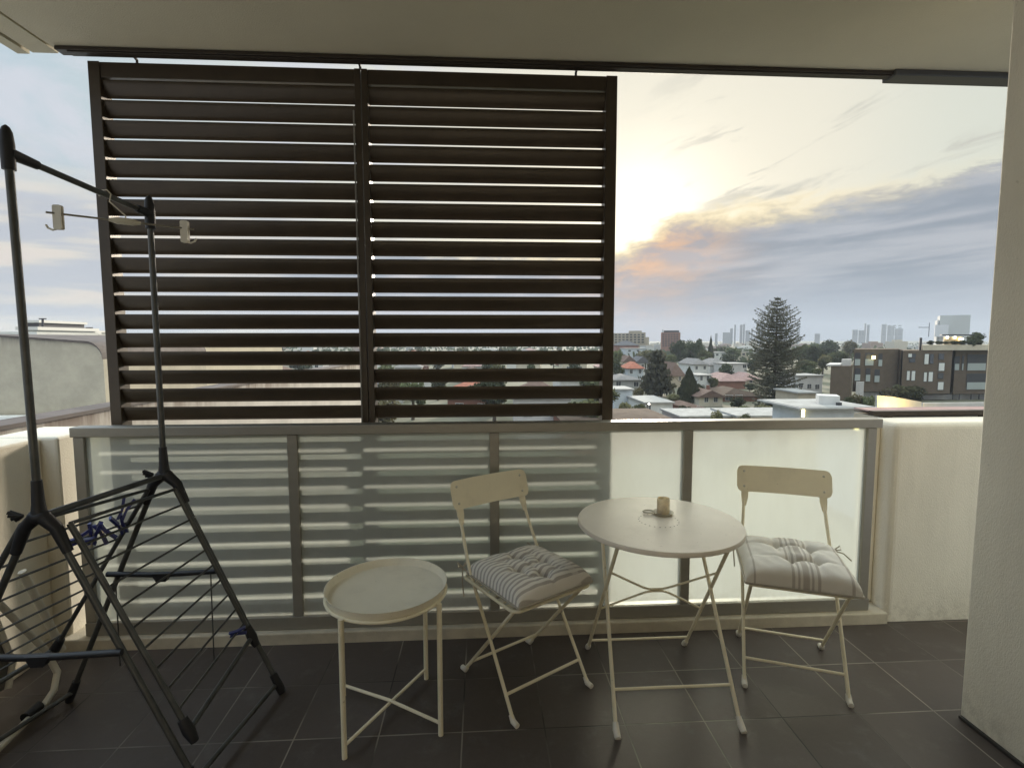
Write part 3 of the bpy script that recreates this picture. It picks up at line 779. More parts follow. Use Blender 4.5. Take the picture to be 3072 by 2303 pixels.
b = MB(); pp = at(2411, 1236, 49.4); b.box((pp.x-.12, pp.y, pp.z-.5), (pp.x+.12, pp.y+.15, pp.z+.25)); b.build('lamp', lampy_m, t)

t = thing('courtyard_wall', 'pale courtyard wall lit yellow by a lamp below the dark apartment block', 'wall', (at(2790, 1215, 72).x, 72, GZ))
b = MB(); pl = [at(2632, 1186, 72), at(2680, 1190, 72), at(2765, 1205, 72), at(2765, 1300, 72), at(2632, 1300, 72)]
b.prism([tuple(v) for v in pl], (0, 0, 0), (0, .35, 0)); fac(b, 2765.5, 1206, 3040, 1300, 72.02, .35); b.build('wall_panel', WM['pale'], t)
lp = bpy.data.lights.new('courtyard_lamp', 'POINT'); lp.energy = 900; lp.color = (1, .68, .18); lp.shadow_soft_size = .15
lo = bpy.data.objects.new('courtyard_lamp', lp); lo.location = at(2700, 1226, 69.6); COL.objects.link(lo)
tag(lo, 'lit yellow courtyard lamp in front of the pale wall', 'lamp')
t = thing('roof_edge', 'long dark brown roof edge just behind the right parapet', 'roof edge', (at(2800, 1243, 40).x, 40, GZ))
b = MB(); fac(b, 2640, 1240, 3050, 1246, 40, 3); b.build('fascia', RM['darkbrown'], t)
b = MB(); fac(b, 2626, 1247, 3050, 1420, 40.1, 2.8); b.build('wall', WM['beige'], t)
b = MB(); p = at(2640, 1240, 40); b.box((p.x, 40.02, p.z), (at(3050, 1240, 40).x, 43, p.z+.1)); b.build('roof', RM['pink'], t)

# --- dark apartment block on the right
YB = 125.0
SKEW[0] = .80
ab = thing('apartment_block', 'dark brown four storey apartment block with planted roof terrace on the right', 'apartment block', (at(2750, 1130, YB).x, YB+8, GZ))
b = MB()
fac(b, 2702, 1051, 2858, 1182, YB, 14)
fac(b, 2556, 1047, 2698, 1175, YB+2.2, 12)
fac(b, 2692, 1049, 2705, 1178, YB+1.2, 9)
fac(b, 2858.3, 1051, 3000, 1182, YB+1.6, 13)
b.build('wall', WM['brown'], ab)
b = MB(); fac(b, 2702, 1182.3, 3000, 1300, YB+3.0, 10); fac(b, 2560, 1175.4, 2702, 1300, YB+4, 9); b.build('ground_storey', WM['pale'], ab)
b = MB(); fac(b, 2566, 1146, 2592, 1190, YB+.8, 2); b.build('bay', WM['pale'], ab)
b = MB(); fac(b, 2768, 1034, 3010, 1050.6, YB-.2, 12); b.build('parapet', WM['cream'], ab)
b = MB(); fac(b, 2757, 1013, 2767, 1051, YB+1, 1.2); b.build('chimney', steel_m, ab)
for x0, y0, x1, y1, pal in ((2725, 1061, 2736, 1071, 1), (2737, 1062, 2747, 1071, 0), (2773, 1062, 2787, 1092, 1), (2789, 1063, 2801, 1090, 0), (2720, 1113, 2730, 1140, 1), (2734, 1113, 2746, 1141, 1), (2771, 1117, 2781, 1144, 1), (2785, 1116, 2799, 1144, 1), (2816, 1089, 2834, 1112, 1), (2813, 1146, 2831, 1169, 1), (2816, 1062, 2832, 1078, 0), (2814, 1120, 2830, 1135, 0), (2728, 1075, 2745, 1086, 0)):
    q = MB(); fac(q, x0-1.2, y0-1.2, x1+1.2, y1+1.2, YB-.1, .098); f = q.build('window', steel_m, ab)
    q = MB(); fac(q, x0, y0, x1, y1, YB-.16, .058); q.build('pane', paleglass_m if pal else glass_m, f)
for x0, y0, x1, y1 in ((2563, 1058, 2582, 1096), (2594, 1058, 2622, 1096), (2634, 1060, 2648, 1098), (2563, 1104, 2582, 1142), (2596, 1104, 2612, 1144), (2622, 1108, 2640, 1146)):
    q = MB(); fac(q, x0, y0, x1, y1, YB+2.05, .148); f = q.build('window', steel_m, ab)
    q = MB(); fac(q, x0+1, y0+(y1-y0)*.5, x1-1, y1, YB+1.98, .068); q.build('balcony_glass', balg_m, f)
for x0, y0, x1, y1 in ((2900, 1063, 2960, 1111), (2898, 1120, 2960, 1168), (2884, 1067, 2893, 1110), (2862, 1068, 2880, 1110)):
    q = MB(); fac(q, x0, y0, x1, y1, YB+1.45, .148); f = q.build('window', steel_m, ab)
    q = MB(); fac(q, x0+2, y0+(y1-y0)*.55, x1-2, y1, YB+1.38, .068); q.build('balcony_glass', balg_m, f)
for x in (2852, 2872, 2907, 2931, 2958):
    q = MB(); fac(q, x, 1182.5, x+5, 1300, YB+1.7, .5); q.build('column', steel_m, ab)
q = MB(); fac(q, 2826, 1003, 2925, 1006, YB+2, 5); fac(q, 2830, 1006, 2832, 1034, YB+2.2, .3); fac(q, 2895, 1006, 2897, 1034, YB+2.2, .3); q.build('pergola', steel_m, ab)
q = MB(); fac(q, 2832, 1010, 2890, 1034, YB+4, 3); q.build('terrace_wall', mat('lit_terrace', (.5, .4, .25), .8), ab)
for x, y, m_ in ((2842, 1012, lampw_m), (2865, 1012, lampw_m), (2880, 1016, lampy_m), (2886, 1017, lampw_m)):
    q = MB(); p = at(x, y, YB+3.6); q.ball(tuple(p), .32, 8, 5); q.build('lamp', m_, ab)
q = MB(); p = at(2620, 1072, YB+1.2); q.box((p.x-.4, p.y-.2, p.z-.4), (p.x+.4, p.y, p.z+.4)); q.build('lamp', lampy_m, ab)
t = thing('low_wing', 'low plain brown building wing joined left of the dark apartment block', 'building', (at(2515, 1130, 120).x, 125, GZ))
b = MB(); fac(b, 2478, 1098, 2553, 1400, 119, 9); b.build('wall', WM['brown'], t)
b = MB(); fac(b, 2478, 1093, 2520, 1097.5, 118.8, 9); fac(b, 2524, 1078, 2553, 1097.5, 121, 3); b.build('parapet', WM['pale'], t)

SKEW[0] = 0.0
# --- named houses, near to far
phouse(2393, 2468, 1128, 1125, 142, 'pale', 'white', 'pale grey flat roofed house with dark door and windows left of the brown wing', d=10, flat=True, wins=((-.36, .5), (-.02, .45), (.3, .42)))
phouse(2396, 2450, 1180, 1175, 98, 'beige', 'white', 'low beige house with white roof edge behind the roof box', d=8, flat=True, wins=())
phouse(1936, 2018, 1210, 1207, 100, 'white', 'white', 'white low house with flat pale roof left of the dark cypress', d=12, flat=True, wins=((-.38, .8),))
b = MB(); p = at(1947, 1211, 99.8); b.ball(tuple(p), .22, 8, 5); o = b.build('porch_lamp', lampw_m); tag(o, 'lit white porch lamp under the eave of the white low house', 'lamp')
phouse(1843, 1897, 1170, 1166, 112, 'paleblue', 'white', 'plain pale blue box shed beside the louvre screen edge', d=7, flat=True, wins=())
phouse(1838, 1926, 1141, 1121, 150, 'grey', 'grey', 'grey hip roofed house in front of the orange roofed house', d=12, wins=((-.3, .75), (.3, .7)))
phouse(1884, 1930, 1106, 1084, 172, 'paleblue', 'terracotta', 'white two storey house with bright orange hip roof', d=9, wins=((-.28, .84), (.28, .84)))
phouse(1872, 1905, 1086, 1066, 215, 'cream', 'brown', 'cream gabled house behind the orange roofed house', d=10, gable=True, wins=())
phouse(1906, 1950, 1090, 1068, 225, 'white', 'slate', 'white house with dark slate roof behind the left pine', d=10, gable=True, wins=((0, .8),))
phouse(2012, 2052, 1128, 1085, 165, 'beige', 'brown', 'beige house with steep grey brown roof left of the dark cypress', d=14, wins=((.2, .8),))
phouse(2082, 2122, 1094, 1074, 200, 'white', 'grey', 'white house with wide grey hip roof right behind the cypress tip', d=16, wins=((-.3, .8), (.3, .8)))
phouse(2130, 2190, 1096, 1074, 206, 'white', 'grey', 'white walled house with grey hip roof next to the pale flat house', d=14, wins=((-.2, .8), (.25, .8)))
phouse(2176, 2242, 1092, 1084, 195, 'pale', 'white', 'pale boxy house with white flat roof left of the tall pine', d=10, flat=True, wins=((.38, .86),))
phouse(2094, 2134, 1127, 1122, 150, 'white', 'white', 'small white flat roofed house with two dark windows right of the cypress', d=8, flat=True, wins=((-.24, .86), (.24, .86)))
phouse(2160, 2236, 1144, 1117, 160, 'brick', 'pink', 'brick house with broad faded pink roof left of the tall pine', d=15, wins=())
phouse(2225, 2280, 1140, 1116, 178, 'beige', 'pink', 'beige house with pale pink roof half behind the tall pine', d=12, wins=((0, .8),))
phouse(2098, 2168, 1192, 1164, 118, 'cream', 'brown', 'cream gabled house with brown roof beside the cypress base', d=10, gable=True, wins=((-.2, .8), (.2, .8)), chim=True)
phouse(2168, 2290, 1190, 1160, 127, 'brick', 'darkbrown', 'brick house with dark brown roof below the tall pine', d=16, wins=((-.35, .8), (-.1, .8)))
phouse(2060, 2110, 1225, 1205, 108, 'brick', 'brown', 'low brick house with brown roof at the cypress foot', d=10, wins=((.2, .7),))
phouse(1690, 2010, 1262, 1238, 78, 'brick', 'darkbrown', 'long dark brown roofed building just above the rail', d=12, wins=())
phouse(2044, 2210, 1252, 1238, 82, 'pale', 'white', 'long low building with pale white flat roof just above the rail', d=9, flat=True, wins=())
phouse(2214, 2408, 1251, 1236, 80, 'cream', 'white', 'long low cream building with pale flat roof left of the white roof box', d=9, flat=True, wins=())
phouse(2138, 2184, 1057, 1053, 330, 'white', 'white', 'far white flat roofed building left of the tall pine', d=14, flat=True, wins=((-.2, .8), (.2, .8)))
phouse(2196, 2246, 1056, 1052, 345, 'cream', 'white', 'far cream flat roofed building touching the tall pine', d=14, flat=True, wins=((-.2, .8), (.2, .8)))
phouse(1876, 1940, 1046, 1040, 360, 'paleblue', 'white', 'far pale blue building with white roof edge below the beige apartments', d=14, flat=True, wins=((-.3, .85), (.1, .85)))
phouse(1938, 1962, 1038, 1033, 370, 'white', 'white', 'far white cube building below the beige apartments', d=14, flat=True, wins=())
phouse(1852, 1916, 1036, 1022, 400, 'brick', 'slate', 'far dark brick building with grey glass roof below the beige apartments', d=14, wins=())

# --- larger far buildings
TURN = []
def block(name, label, cat, rects, Y, m_, dep=18, wins=None, group=None, wm=None):
    t = thing(name, label, cat, (at(sum(r[0]+r[2] for r in rects)/2/len(rects), rects[0][3], Y).x, Y, GZ), group=group)
    b = MB()
    for i, (x0, y0, x1, y1) in enumerate(rects): 
        p, q = at(x0, y1, Y+i*.3), at(x1, y0, Y+i*.3); b.box((p.x, Y+i*.3, GZ), (q.x, Y+dep+i*.3, q.z))
    b.build('wall', m_, t)
    if wins:
        x0, y0, x1, y1, nx, ny = wins
        for j in range(ny):
            for i in range(nx):
                q = MB(); xa = x0+(x1-x0)*(i+.2)/nx; xb = x0+(x1-x0)*(i+.8)/nx; ya = y0+(y1-y0)*(j+.25)/ny; yb = y0+(y1-y0)*(j+.75)/ny
                fac(q, xa, ya, xb, yb, Y-.25, .24); q.build('window', wm or glass_m, t)
    th = math.atan2(t.location.x, t.location.y)*.9
    TURN.append((t, th))
    return t
aptm = mat('apartment_beige', (.40, .35, .27), .8, var=.2, vscale=.1)
block('apartment_block', 'stepped beige apartment block next to the louvre screen edge on the skyline', 'apartment block', [(1838, 999, 1890, 1045), (1886, 992, 1925, 1045), (1922, 997, 1936, 1045), (1935, 1011, 1946, 1045)], 430, aptm, wins=(1842, 1000, 1934, 1030, 8, 4))
bt = block('brick_tower', 'squat red brick apartment tower with dark flat cap on the skyline', 'tower', [(1983, 997, 2041, 1045)], 450, mat('far_brick', (.27, .14, .11), .85, var=.25, vscale=.15), wins=(1986, 1000, 2036, 1040, 6, 6))
q = MB(); fac(q, 1990, 991, 2035, 996.5, 452, 14); q.build('cap', steel_m, bt)
q = MB(); fac(q, 1984, 988, 1988, 997, 452, 3); q.build('aerial', WM['paleblue'], bt)
greyt = mat('far_concrete', (.13, .13, .145), .8, var=.2, vscale=.05)
greyd = mat('far_dark_tower', (.08, .08, .095), .7, var=.2, vscale=.05)
bb = block('slab_tower', 'large pale grey slab building with a notched lower left corner behind the roof terrace', 'tower', [(2811, 959, 2818, 1010), (2817, 946, 2906, 1010)], 620, mat('far_pale_slab', (.46, .47, .46), .8, var=.12, vscale=.03), dep=40)
q = MB(); fac(q, 2811, 974, 2852, 1010, 617, 2.5); q.build('podium', mat('far_pale_podium', (.58, .58, .6), .8), bb)
tw = [('pair of slim far towers, the left taller and dark', [(2190, 985, 2199, 1020), (2202, 974, 2208, 1020)]),
      ('broad twin far tower, tallest of the cluster left of the pine', [(2219, 974, 2228, 1020), (2228, 972, 2235, 1020)]),
      ('short wide far tower right of the twin tower', [(2236, 991, 2250, 1020)]),
      ('slim far tower farthest right of the left cluster', [(2252, 985, 2259, 1020)]),
      ('long low far block at the left end of the tower cluster', [(2168, 997, 2192, 1020)]),
      ('tiny far tower alone left of the tower cluster', [(2145, 1000, 2153, 1020)]),
      ('boxy grey tower half hidden behind the left of the tall pine', [(2268, 970, 2296, 1020)]),
      ('narrow far tower just right of the tall pine', [(2388, 970, 2401, 1030)]),
      ('small far block with white end right of the tall pine', [(2444, 1001, 2460, 1015)]),
      ('pale double slab tower left of the dark tower', [(2557, 989, 2574, 1015), (2575, 991, 2594, 1015)]),
      ('dark stepped tower beside the pale double slab', [(2592, 970, 2599, 1015), (2599, 974, 2609, 1015)]),
      ('wide grey tower group stepping down to the right', [(2644, 972, 2661, 1015), (2661, 977, 2683, 1015), (2683, 986, 2707, 1015)])]
for i, (lab, rc) in enumerate(tw):
    block('skyline_tower', lab, 'tower', rc, 1900+60*(i % 4), greyd if i in (0, 1, 2, 10) else greyt, dep=14, group='towers on the city skyline',
          wins=((rc[0][0]+1, rc[0][1]+2, rc[-1][2]-1, 1006, 4, 5) if i in (6, 9, 11) else None))
t = thing('crane_mast', 'thin far crane mast left of the pale slab building', 'crane', (at(2788, 1000, 600).x, 600, GZ))
b = MB(); fac(b, 2787, 968, 2789, 1010, 600, .8); fac(b, 2757, 981, 2787, 983, 600, .8); b.build('mast', greyd, t)
t = thing('terrace_tree', 'dark rounded tree crown on the terrace of the dark apartment block', 'tree', (at(2932, 1000, YB+7).x, YB+7, at(2932, 1034, YB+7).z))

for t_, th_ in TURN: t_.rotation_euler = (0, 0, -th_); t_.scale = (math.cos(th_), 1, 1)
# ------------------------------------------------------------------ vegetation
def crown_mesh(name, kind, n, seed, m_, leaf):
    rr = random.Random(seed); q = MB()
    blobs = []
    if kind == 'broad':
        for i in range(9):
            a = rr.uniform(0, 2*PI); d = rr.uniform(.0, .62); z = rr.uniform(-.45, .55)
            blobs.append((Vector((d*math.cos(a), d*math.sin(a), z)), rr.uniform(.32, .55)))
    for i in range(n):
        if kind == 'broad':
            c, r = blobs[rr.randrange(len(blobs))]
            d = Vector((rr.gauss(0, 1), rr.gauss(0, 1), rr.gauss(0, 1))).normalized()
            p = c + d*r*(rr.random()**.4)*Vector((1, 1, .85)).length/1.65
        elif kind == 'cypress':
            z = rr.random()**.8; z = 1-z
            rad = (1-z)**.85*(.96+.1*math.sin(z*23)+.06*rr.random()); a = rr.uniform(0, 2*PI); k = rr.random()**.25
            p = Vector((rad*k*math.cos(a), rad*k*math.sin(a), z)); d = Vector((math.cos(a), math.sin(a), .5))
        elif kind == 'loosepine':
            z = rr.random(); lev = round(z*13)/13+rr.gauss(0, .013)
            rad = (.25+.75*min(1, (1-lev)*1.6))*(.8+.35*math.sin(lev*40)); a = round(rr.random()*9)/9*2*PI+lev*17+rr.gauss(0, .12); k = rr.random()**.5
            p = Vector((rad*k*math.cos(a), rad*k*math.sin(a), lev+.07*k)); d = Vector((rr.gauss(0, .5), rr.gauss(0, .5), 1))
        q.quad(p, d+Vector((rr.gauss(0, .5), rr.gauss(0, .5), rr.gauss(0, .5))), leaf*rr.uniform(.6, 1.4), rr.uniform(.5, 1), rr.uniform(0, 6))
    me = bpy.data.meshes.new(name); me.from_pydata(q.v, [], q.f); me.materials.append(m_); return me
def trunk_mesh(h, r):
    q = MB(); q.tube([(0, 0, 0), (.02, .01, h*.4), (-.01, .02, h*.75), (0, 0, h)], r, 8, rads=[r, r*.8, r*.5, r*.2])
    for a in (.4, 2.3, 4.4): q.tube([(0, 0, h*.5), (.3*math.cos(a), .3*math.sin(a), h*.72), (.5*math.cos(a), .5*math.sin(a), h*.86)], r*.3, 6, rads=[r*.4, r*.25, r*.1])
    me = bpy.data.meshes.new('trunk'); me.from_pydata(q.v, [], q.f); me.materials.append(bark_m); return me
CROWNS = [crown_mesh('crown', 'broad', 1500, s, m_, .15) for s, m_ in ((1, leaf_broad), (2, leaf_broad), (3, leaf_dark), (4, leaf_olive), (5, leaf_dark), (6, leaf_olive))]
CYP = crown_mesh('crown', 'cypress', 5200, 9, leaf_dark, .075)
LPINE = crown_mesh('crown', 'loosepine', 2600, 10, leaf_pine, .13)
TRUNK = trunk_mesh(1.0, .05)
def tree(loc, rad, height, crown, label, group=None, name='tree', cat='tree', zoff=None, parts=True, rz=None):
    """crown meshes are about one unit in radius"""
    t = thing(name, label, cat, loc, 0, group)
    co = bpy.data.objects.new('crown', crown); COL.objects.link(co); co.parent = t
    if crown in CROWNS:
        co.scale = (rad, rad, height*.42); co.location = (0, 0, height*.60)
    else:
        co.scale = (rad, rad, height*.95); co.location = (0, 0, height*.05)
    co.rotation_euler = (0, 0, rnd.uniform(0, 6.28) if rz is None else rz)
    to = bpy.data.objects.new('trunk', TRUNK); COL.objects.link(to); to.parent = t
    k = height*.8; to.scale = (k, k, k)
    return t
def ptree(x, ytop, hw, Y, crown, label, **k):
    p = at(x, ytop, Y); r = at(x+hw, ytop, Y).x-p.x
    return tree((p.x, Y, GZ), r, p.z-GZ, crown, label, **k)
# terrace shrub crown
p = at(2932, 992, YB+7)
for nm_, me_, lc, sc_ in (('crown', CROWNS[2], (0, 0, 1.6), (2.6, 2.2, 1.9)), ('trunk', TRUNK, (0, 0, 0), (1.6, 1.6, 1.6))):
    o = bpy.data.objects.new(nm_, me_); COL.objects.link(o); o.parent = t; o.location = lc; o.scale = sc_
for i, (x, hw, y) in enumerate(((2793, 14, 1024), (2815, 16, 1027), (2838, 18, 1028), (2862, 18, 1026), (2888, 18, 1022), (2912, 18, 1018), (2938, 16, 1018))):
    p = at(x, 1034, YB+.6); r = hw*YB/F
    t2 = thing('terrace_shrub', ['low dark shrub at the left end of the roof terrace planter', 'second dark shrub along the roof terrace planter', 'terrace shrub under the left lit lamp', 'terrace shrub under the middle lit lamp', 'terrace shrub under the yellow lamp', 'taller terrace shrub left of the rounded crown', 'terrace shrub at the right wall edge'][i], 'shrub', p, 0, 'shrubs along the roof terrace planter')
    o = bpy.data.objects.new('crown', CROWNS[(2, 4)[i % 2]]); COL.objects.link(o); o.parent = t2; o.location = (0, 0, .5); o.scale = (r, r*.8, (1034-y)*YB/F*.8)
# tall Norfolk pine
def norfolk(x, ytop, Y, hw, label):
    p = at(x, ytop, Y); H = p.z-GZ; rr = random.Random(21)
    t = thing('norfolk_pine', label, 'pine', (p.x, Y, GZ))
    q = MB(); q.tube([(p.x, Y, GZ), (p.x+.05, Y, GZ+H*.5), (p.x, Y, GZ+H)], .4, 10, rads=[.42, .25, .03])
    c = MB(); L = 40
    TAB = ((893, 2), (899, 16), (907, 27), (915, 24), (924, 44), (936, 58), (955, 60), (975, 60), (992, 67), (1012, 74), (1045, 77), (1085, 80), (1125, 79), (1165, 75), (1200, 66), (1232, 40))
    for l in range(L):
        yy = 1228-(1228-896)*(l/(L-1))
        z = at(x, yy, Y).z; f = (z-GZ)/H
        hw_ = TAB[-1][1]
        for (ya, ha), (yb, hb2) in zip(TAB, TAB[1:]):
            if ya <= yy <= yb: hw_ = ha+(hb2-ha)*(yy-ya)/(yb-ya)
        nb = 8
        for b_ in range(nb):
            a = 2*PI*(b_+.37*l)/nb+rr.uniform(-.2, .2); ln = hw_*Y/F*rr.uniform(.72, 1.12)
            if ln < .15: continue
            up_ = .10+.34*f; sag = .16*(1-f)
            ns = max(5, int(ln*6)); pts = []
            for s in range(ns+1):
                u = s/ns; pts.append(Vector((p.x+math.cos(a)*ln*u, Y+math.sin(a)*ln*u, z+ln*(up_*u*u*.9-up_*.55-sag*u*(1-u)*1.4))))
            q.tube([pts[0], pts[ns//2], pts[-1]], .04, 4, cap=False, rads=[.06, .035, .012])
            for s in range(1, ns+1):
                u = s/ns
                if u < .15: continue
                sd = Vector((-math.sin(a), math.cos(a), 0))
                for k in range(5 if f < .65 else (4 if f < .8 else 3)):
                    w = (.25+.62*math.sin(PI*min(1, u*.92)))*rr.uniform(.1, 1)*(.5+.5*min(1, ln/4))
                    o_ = sd*w*rr.choice((-1, 1))+Vector((0, 0, rr.uniform(-.12, .18)))
                    c.quad(pts[s]+o_, Vector((rr.gauss(0, .7), rr.gauss(0, .7), .8)), rr.uniform(.16, .38), rr.uniform(.35, .6), rr.uniform(0, 6))
    q.build('trunk', bark_m, t, smooth=True); c.build('crown', leaf_pine, t)
norfolk(2333, 893, 112, 74, 'tall Norfolk pine standing high above the roofs and the horizon')
ptree(2068, 1103, 43, 124, CYP, 'dense dark green cone shaped cypress beside the white low house', name='cypress')
ptree(1972, 1066, 50, 140, LPINE, 'loose brownish green pine left of the cypress', name='pine_tree', cat='pine')
NT = [(2040, 1018, 30, 265, 2, 'large dark tree crown in front of the brick tower'), (2070, 1022, 28, 270, 4, 'dark tree crown right of the brick tower'), (2096, 1015, 22, 255, 2, 'dark pointed tree left of the far conifer'),
      (2118, 1045, 26, 240, 0, 'mid green tree behind the grey hip roofed houses'), (1852, 1045, 28, 190, 0, 'green tree against the louvre screen edge'), (1850, 1085, 26, 170, 2, 'dark green bushy tree beside the orange roof'),
      (1935, 1048, 30, 250, 3, 'olive tree below the far pale blue building'), (1985, 1050, 28, 240, 3, 'olive tree behind the loose pine'), (2015, 1060, 26, 230, 0, 'green tree behind the steep brown roof'),
      (1915, 1160, 18, 118, 3, 'round olive bush between the shed and the loose pine'), (1880, 1205, 30, 95, 3, 'olive shrub mass at the louvre screen edge near the rail'), (1915, 1208, 26, 93, 0, 'green shrub left of the white low house'),
      (2095, 1150, 20, 140, 2, 'dark shrub right of the cypress'), (2050, 1215, 26, 98, 2, 'dark shrub at the foot of the cypress'), (2120, 1222, 26, 96, 3, 'olive shrub below the cream gabled house'),
      (2230, 1216, 30, 96, 0, 'green shrub left of the tall pine base'), (2290, 1212, 30, 97, 3, 'olive shrub under the tall pine'), (2352, 1214, 34, 98, 2, 'dark green shrub right of the tall pine base'),
      (2236, 1236, 22, 74, 0, 'bright green bush rising over the long white roof'), (2150, 1228, 22, 76, 3, 'small olive bush over the long white roof'), (2405, 1030, 34, 260, 0, 'green tree right of the tall pine near the horizon'),
      (2440, 1038, 36, 230, 2, 'dark tree mass right of the tall pine'), (2490, 1020, 30, 320, 4, 'dark far tree left of the pale double slab'), (2550, 1018, 22, 310, 3, 'olive far tree above the brown wing'),
      (2425, 1075, 34, 200, 0, 'green tree behind the pale flat house on the right'), (2470, 1062, 30, 205, 3, 'olive tree above the brown low wing'), (2405, 1090, 30, 165, 2, 'dark tree right of the tall pine at half height'),
      (2700, 1150, 44, 110, 0, 'leafy green tree in front of the dark apartment block'), (2668, 1160, 30, 108, 3, 'olive tree left of the leafy tree by the apartment block'), (2745, 1158, 34, 112, 4, 'dark tree right of the leafy tree by the apartment block'),
      (2570, 1178, 26, 92, 3, 'olive shrub beside the white bay of the apartment block'), (2610, 1184, 26, 90, 0, 'green shrub left of the yellow lit wall'), (2545, 1190, 22, 92, 2, 'dark shrub below the brown low wing'),
      (2180, 1090, 22, 190, 4, 'dark tree behind the pink roofed house'), (2260, 1075, 26, 215, 2, 'dark tree just left of the tall pine trunk'), (2200, 1040, 30, 330, 0, 'green tree band behind the far cream building'),
      (2160, 1040, 26, 350, 4, 'dark tree behind the far white building')]
for x, y, hw, Y, ci, where in ((2290, 1048, 30, 290, 0, 'left edge of the tall pine crown'), (2380, 1046, 30, 300, 3, 'right edge of the tall pine crown'), (2455, 1026, 30, 380, 0, 'middle of the horizon on the right'), (2510, 1050, 34, 240, 0, 'brown low wing roof line'), (2530, 1062, 26, 190, 2, 'left corner of the dark apartment block'),
                               (2400, 1110, 26, 150, 3, 'pale grey house with dark windows'), (2440, 1100, 28, 170, 0, 'roof of the pale grey house'), (2250, 1150, 26, 150, 2, 'left side of the tall pine base'), (2010, 1150, 24, 150, 0, 'right side of the loose pine'), (1945, 1140, 22, 155, 4, 'left side of the loose pine'),
                               (2185, 1062, 28, 280, 4, 'white walled house ridge'), (2110, 1066, 24, 225, 0, 'wide grey hip roof ridge'), (1870, 1062, 22, 280, 3, 'cream gabled house ridge'), (2140, 1128, 20, 150, 0, 'small white flat roofed house'), (2215, 1192, 24, 112, 4, 'dark brown brick house roof'), (2020, 1180, 22, 118, 3, 'left side of the cypress')):
    NT.append((x, y, hw, Y, ci, ('green', 'green', 'dark green', 'olive', 'dark green', 'olive')[ci]+' leafy tree at the '+where))
for x, y, hw, Y, ci, lab in NT: ptree(x, y, hw, Y, CROWNS[ci], lab)
ptree(2133, 1010, 14, 300, CYP, 'narrow far conifer between the dark trees and the tall pine', name='conifer')

# filler houses and trees glimpsed between the louvre slats and further out
spots = []
fr_ = random.Random(99)
def clear_of(x, y, d):
    return all((x-a)**2+(y-b_)**2 > d*d for a, b_ in spots)
HK = [('white', 'terracotta'), ('cream', 'pink'), ('brick', 'brown'), ('white', 'grey'), ('grey', 'slate'), ('pale', 'white'), ('cream', 'terracotta'), ('white', 'pink')]
LAB = {'terracotta': 'house with orange tiled hip roof seen in strips between the louvre slats', 'pink': 'house with faded pink roof seen in strips between the louvre slats', 'brown': 'brick house with brown roof seen in strips between the louvre slats', 'grey': 'white house with grey hip roof seen in strips between the louvre slats', 'slate': 'grey house with dark slate roof seen in strips between the louvre slats', 'white': 'pale house with flat white roof seen in strips between the louvre slats'}
protos = {}
n = 0
for tries in range(1500):
    Y = 92+430*fr_.random()**1.25; xs = fr_.uniform(560, 1835)
    x = at(xs, 1100, Y).x
    if not clear_of(x, Y, 15+Y*.018): continue
    if xs < 1040 and Y < 120: continue
    spots.append((x, Y)); k = fr_.randrange(len(HK)); wl, rf = HK[k]
    if k not in protos:
        protos[k] = house((x, Y, GZ), fr_.uniform(9, 13), fr_.uniform(8, 11), fr_.uniform(3.2, 5.8), fr_.uniform(1.8, 2.8), wl, rf, LAB[rf], group='houses seen between the louvre slats', flat=(rf == 'white'), rz=fr_.uniform(-.25, .25))
    else:
        c = copy_tree(protos[k]); c.location = (x, Y, GZ); c.rotation_euler = (0, 0, fr_.choice((0, 1.57))+fr_.uniform(-.25, .25))
    n += 1
    if n >= 80: break
tspots = []
n = 0
for tries in range(2500):
    Y = 80+520*fr_.random()**1.3; xs = fr_.uniform(560, 1835); x = at(xs, 1100, Y).x
    if not clear_of(x, Y, 8.5) or not all((x-a)**2+(Y-b_)**2 > 25+Y*.1 for a, b_ in tspots): continue
    if xs < 1040 and Y < 110: continue
    tspots.append((x, Y)); k = fr_.randrange(6)
    tree((x, Y, GZ), fr_.uniform(2.6, 5), fr_.uniform(5, 10), CROWNS[k], ['green garden tree seen in strips between the louvre slats', 'green garden tree seen in strips between the louvre slats', 'dark garden tree seen in strips between the louvre slats', 'olive garden tree seen in strips between the louvre slats', 'dark garden tree seen in strips between the louvre slats', 'olive garden tree seen in strips between the louvre slats'][k], group='garden trees seen between the louvre slats')
    n += 1
    if n >= 95: break
# far low city and far tree cover between 480 m and the horizon
fl_m = [mat('far_low_'+k, c, .85) for k, c in (('white', (.55, .55, .54)), ('grey', (.33, .33, .33)), ('brick', (.27, .2, .17)), ('cream', (.46, .42, .35)))]
proto = {}
for i in range(130):
    Y = fr_.uniform(480, 1500); xs = fr_.uniform(1840, 2960) if i < 95 else fr_.uniform(340, 1840)
    p = at(xs, 1100, Y); k = fr_.randrange(4); hgt = fr_.uniform(4, 9)+(0 if fr_.random() < .9 else fr_.uniform(2, 6))
    key = (k, i % 3)
    if key not in proto:
        b = MB(); w = fr_.uniform(8, 20); b.box((-w/2, 0, 0), (w/2, 14, 1)); b.box((-w/4, 3, 1), (w/4, 9, 1.15)); o = b.build('far_building', fl_m[k]); proto[key] = o
    else:
        o = proto[key].copy(); COL.objects.link(o)
    o.location = (p.x, Y, GZ); o.scale = (1, 1, hgt)
    tag(o, ['small far white building low on the horizon', 'small far grey building low on the horizon', 'small far brick building low on the horizon', 'small far cream building low on the horizon'][k], 'building', 'far low buildings near the horizon')
q = MB(); rr = random.Random(5)
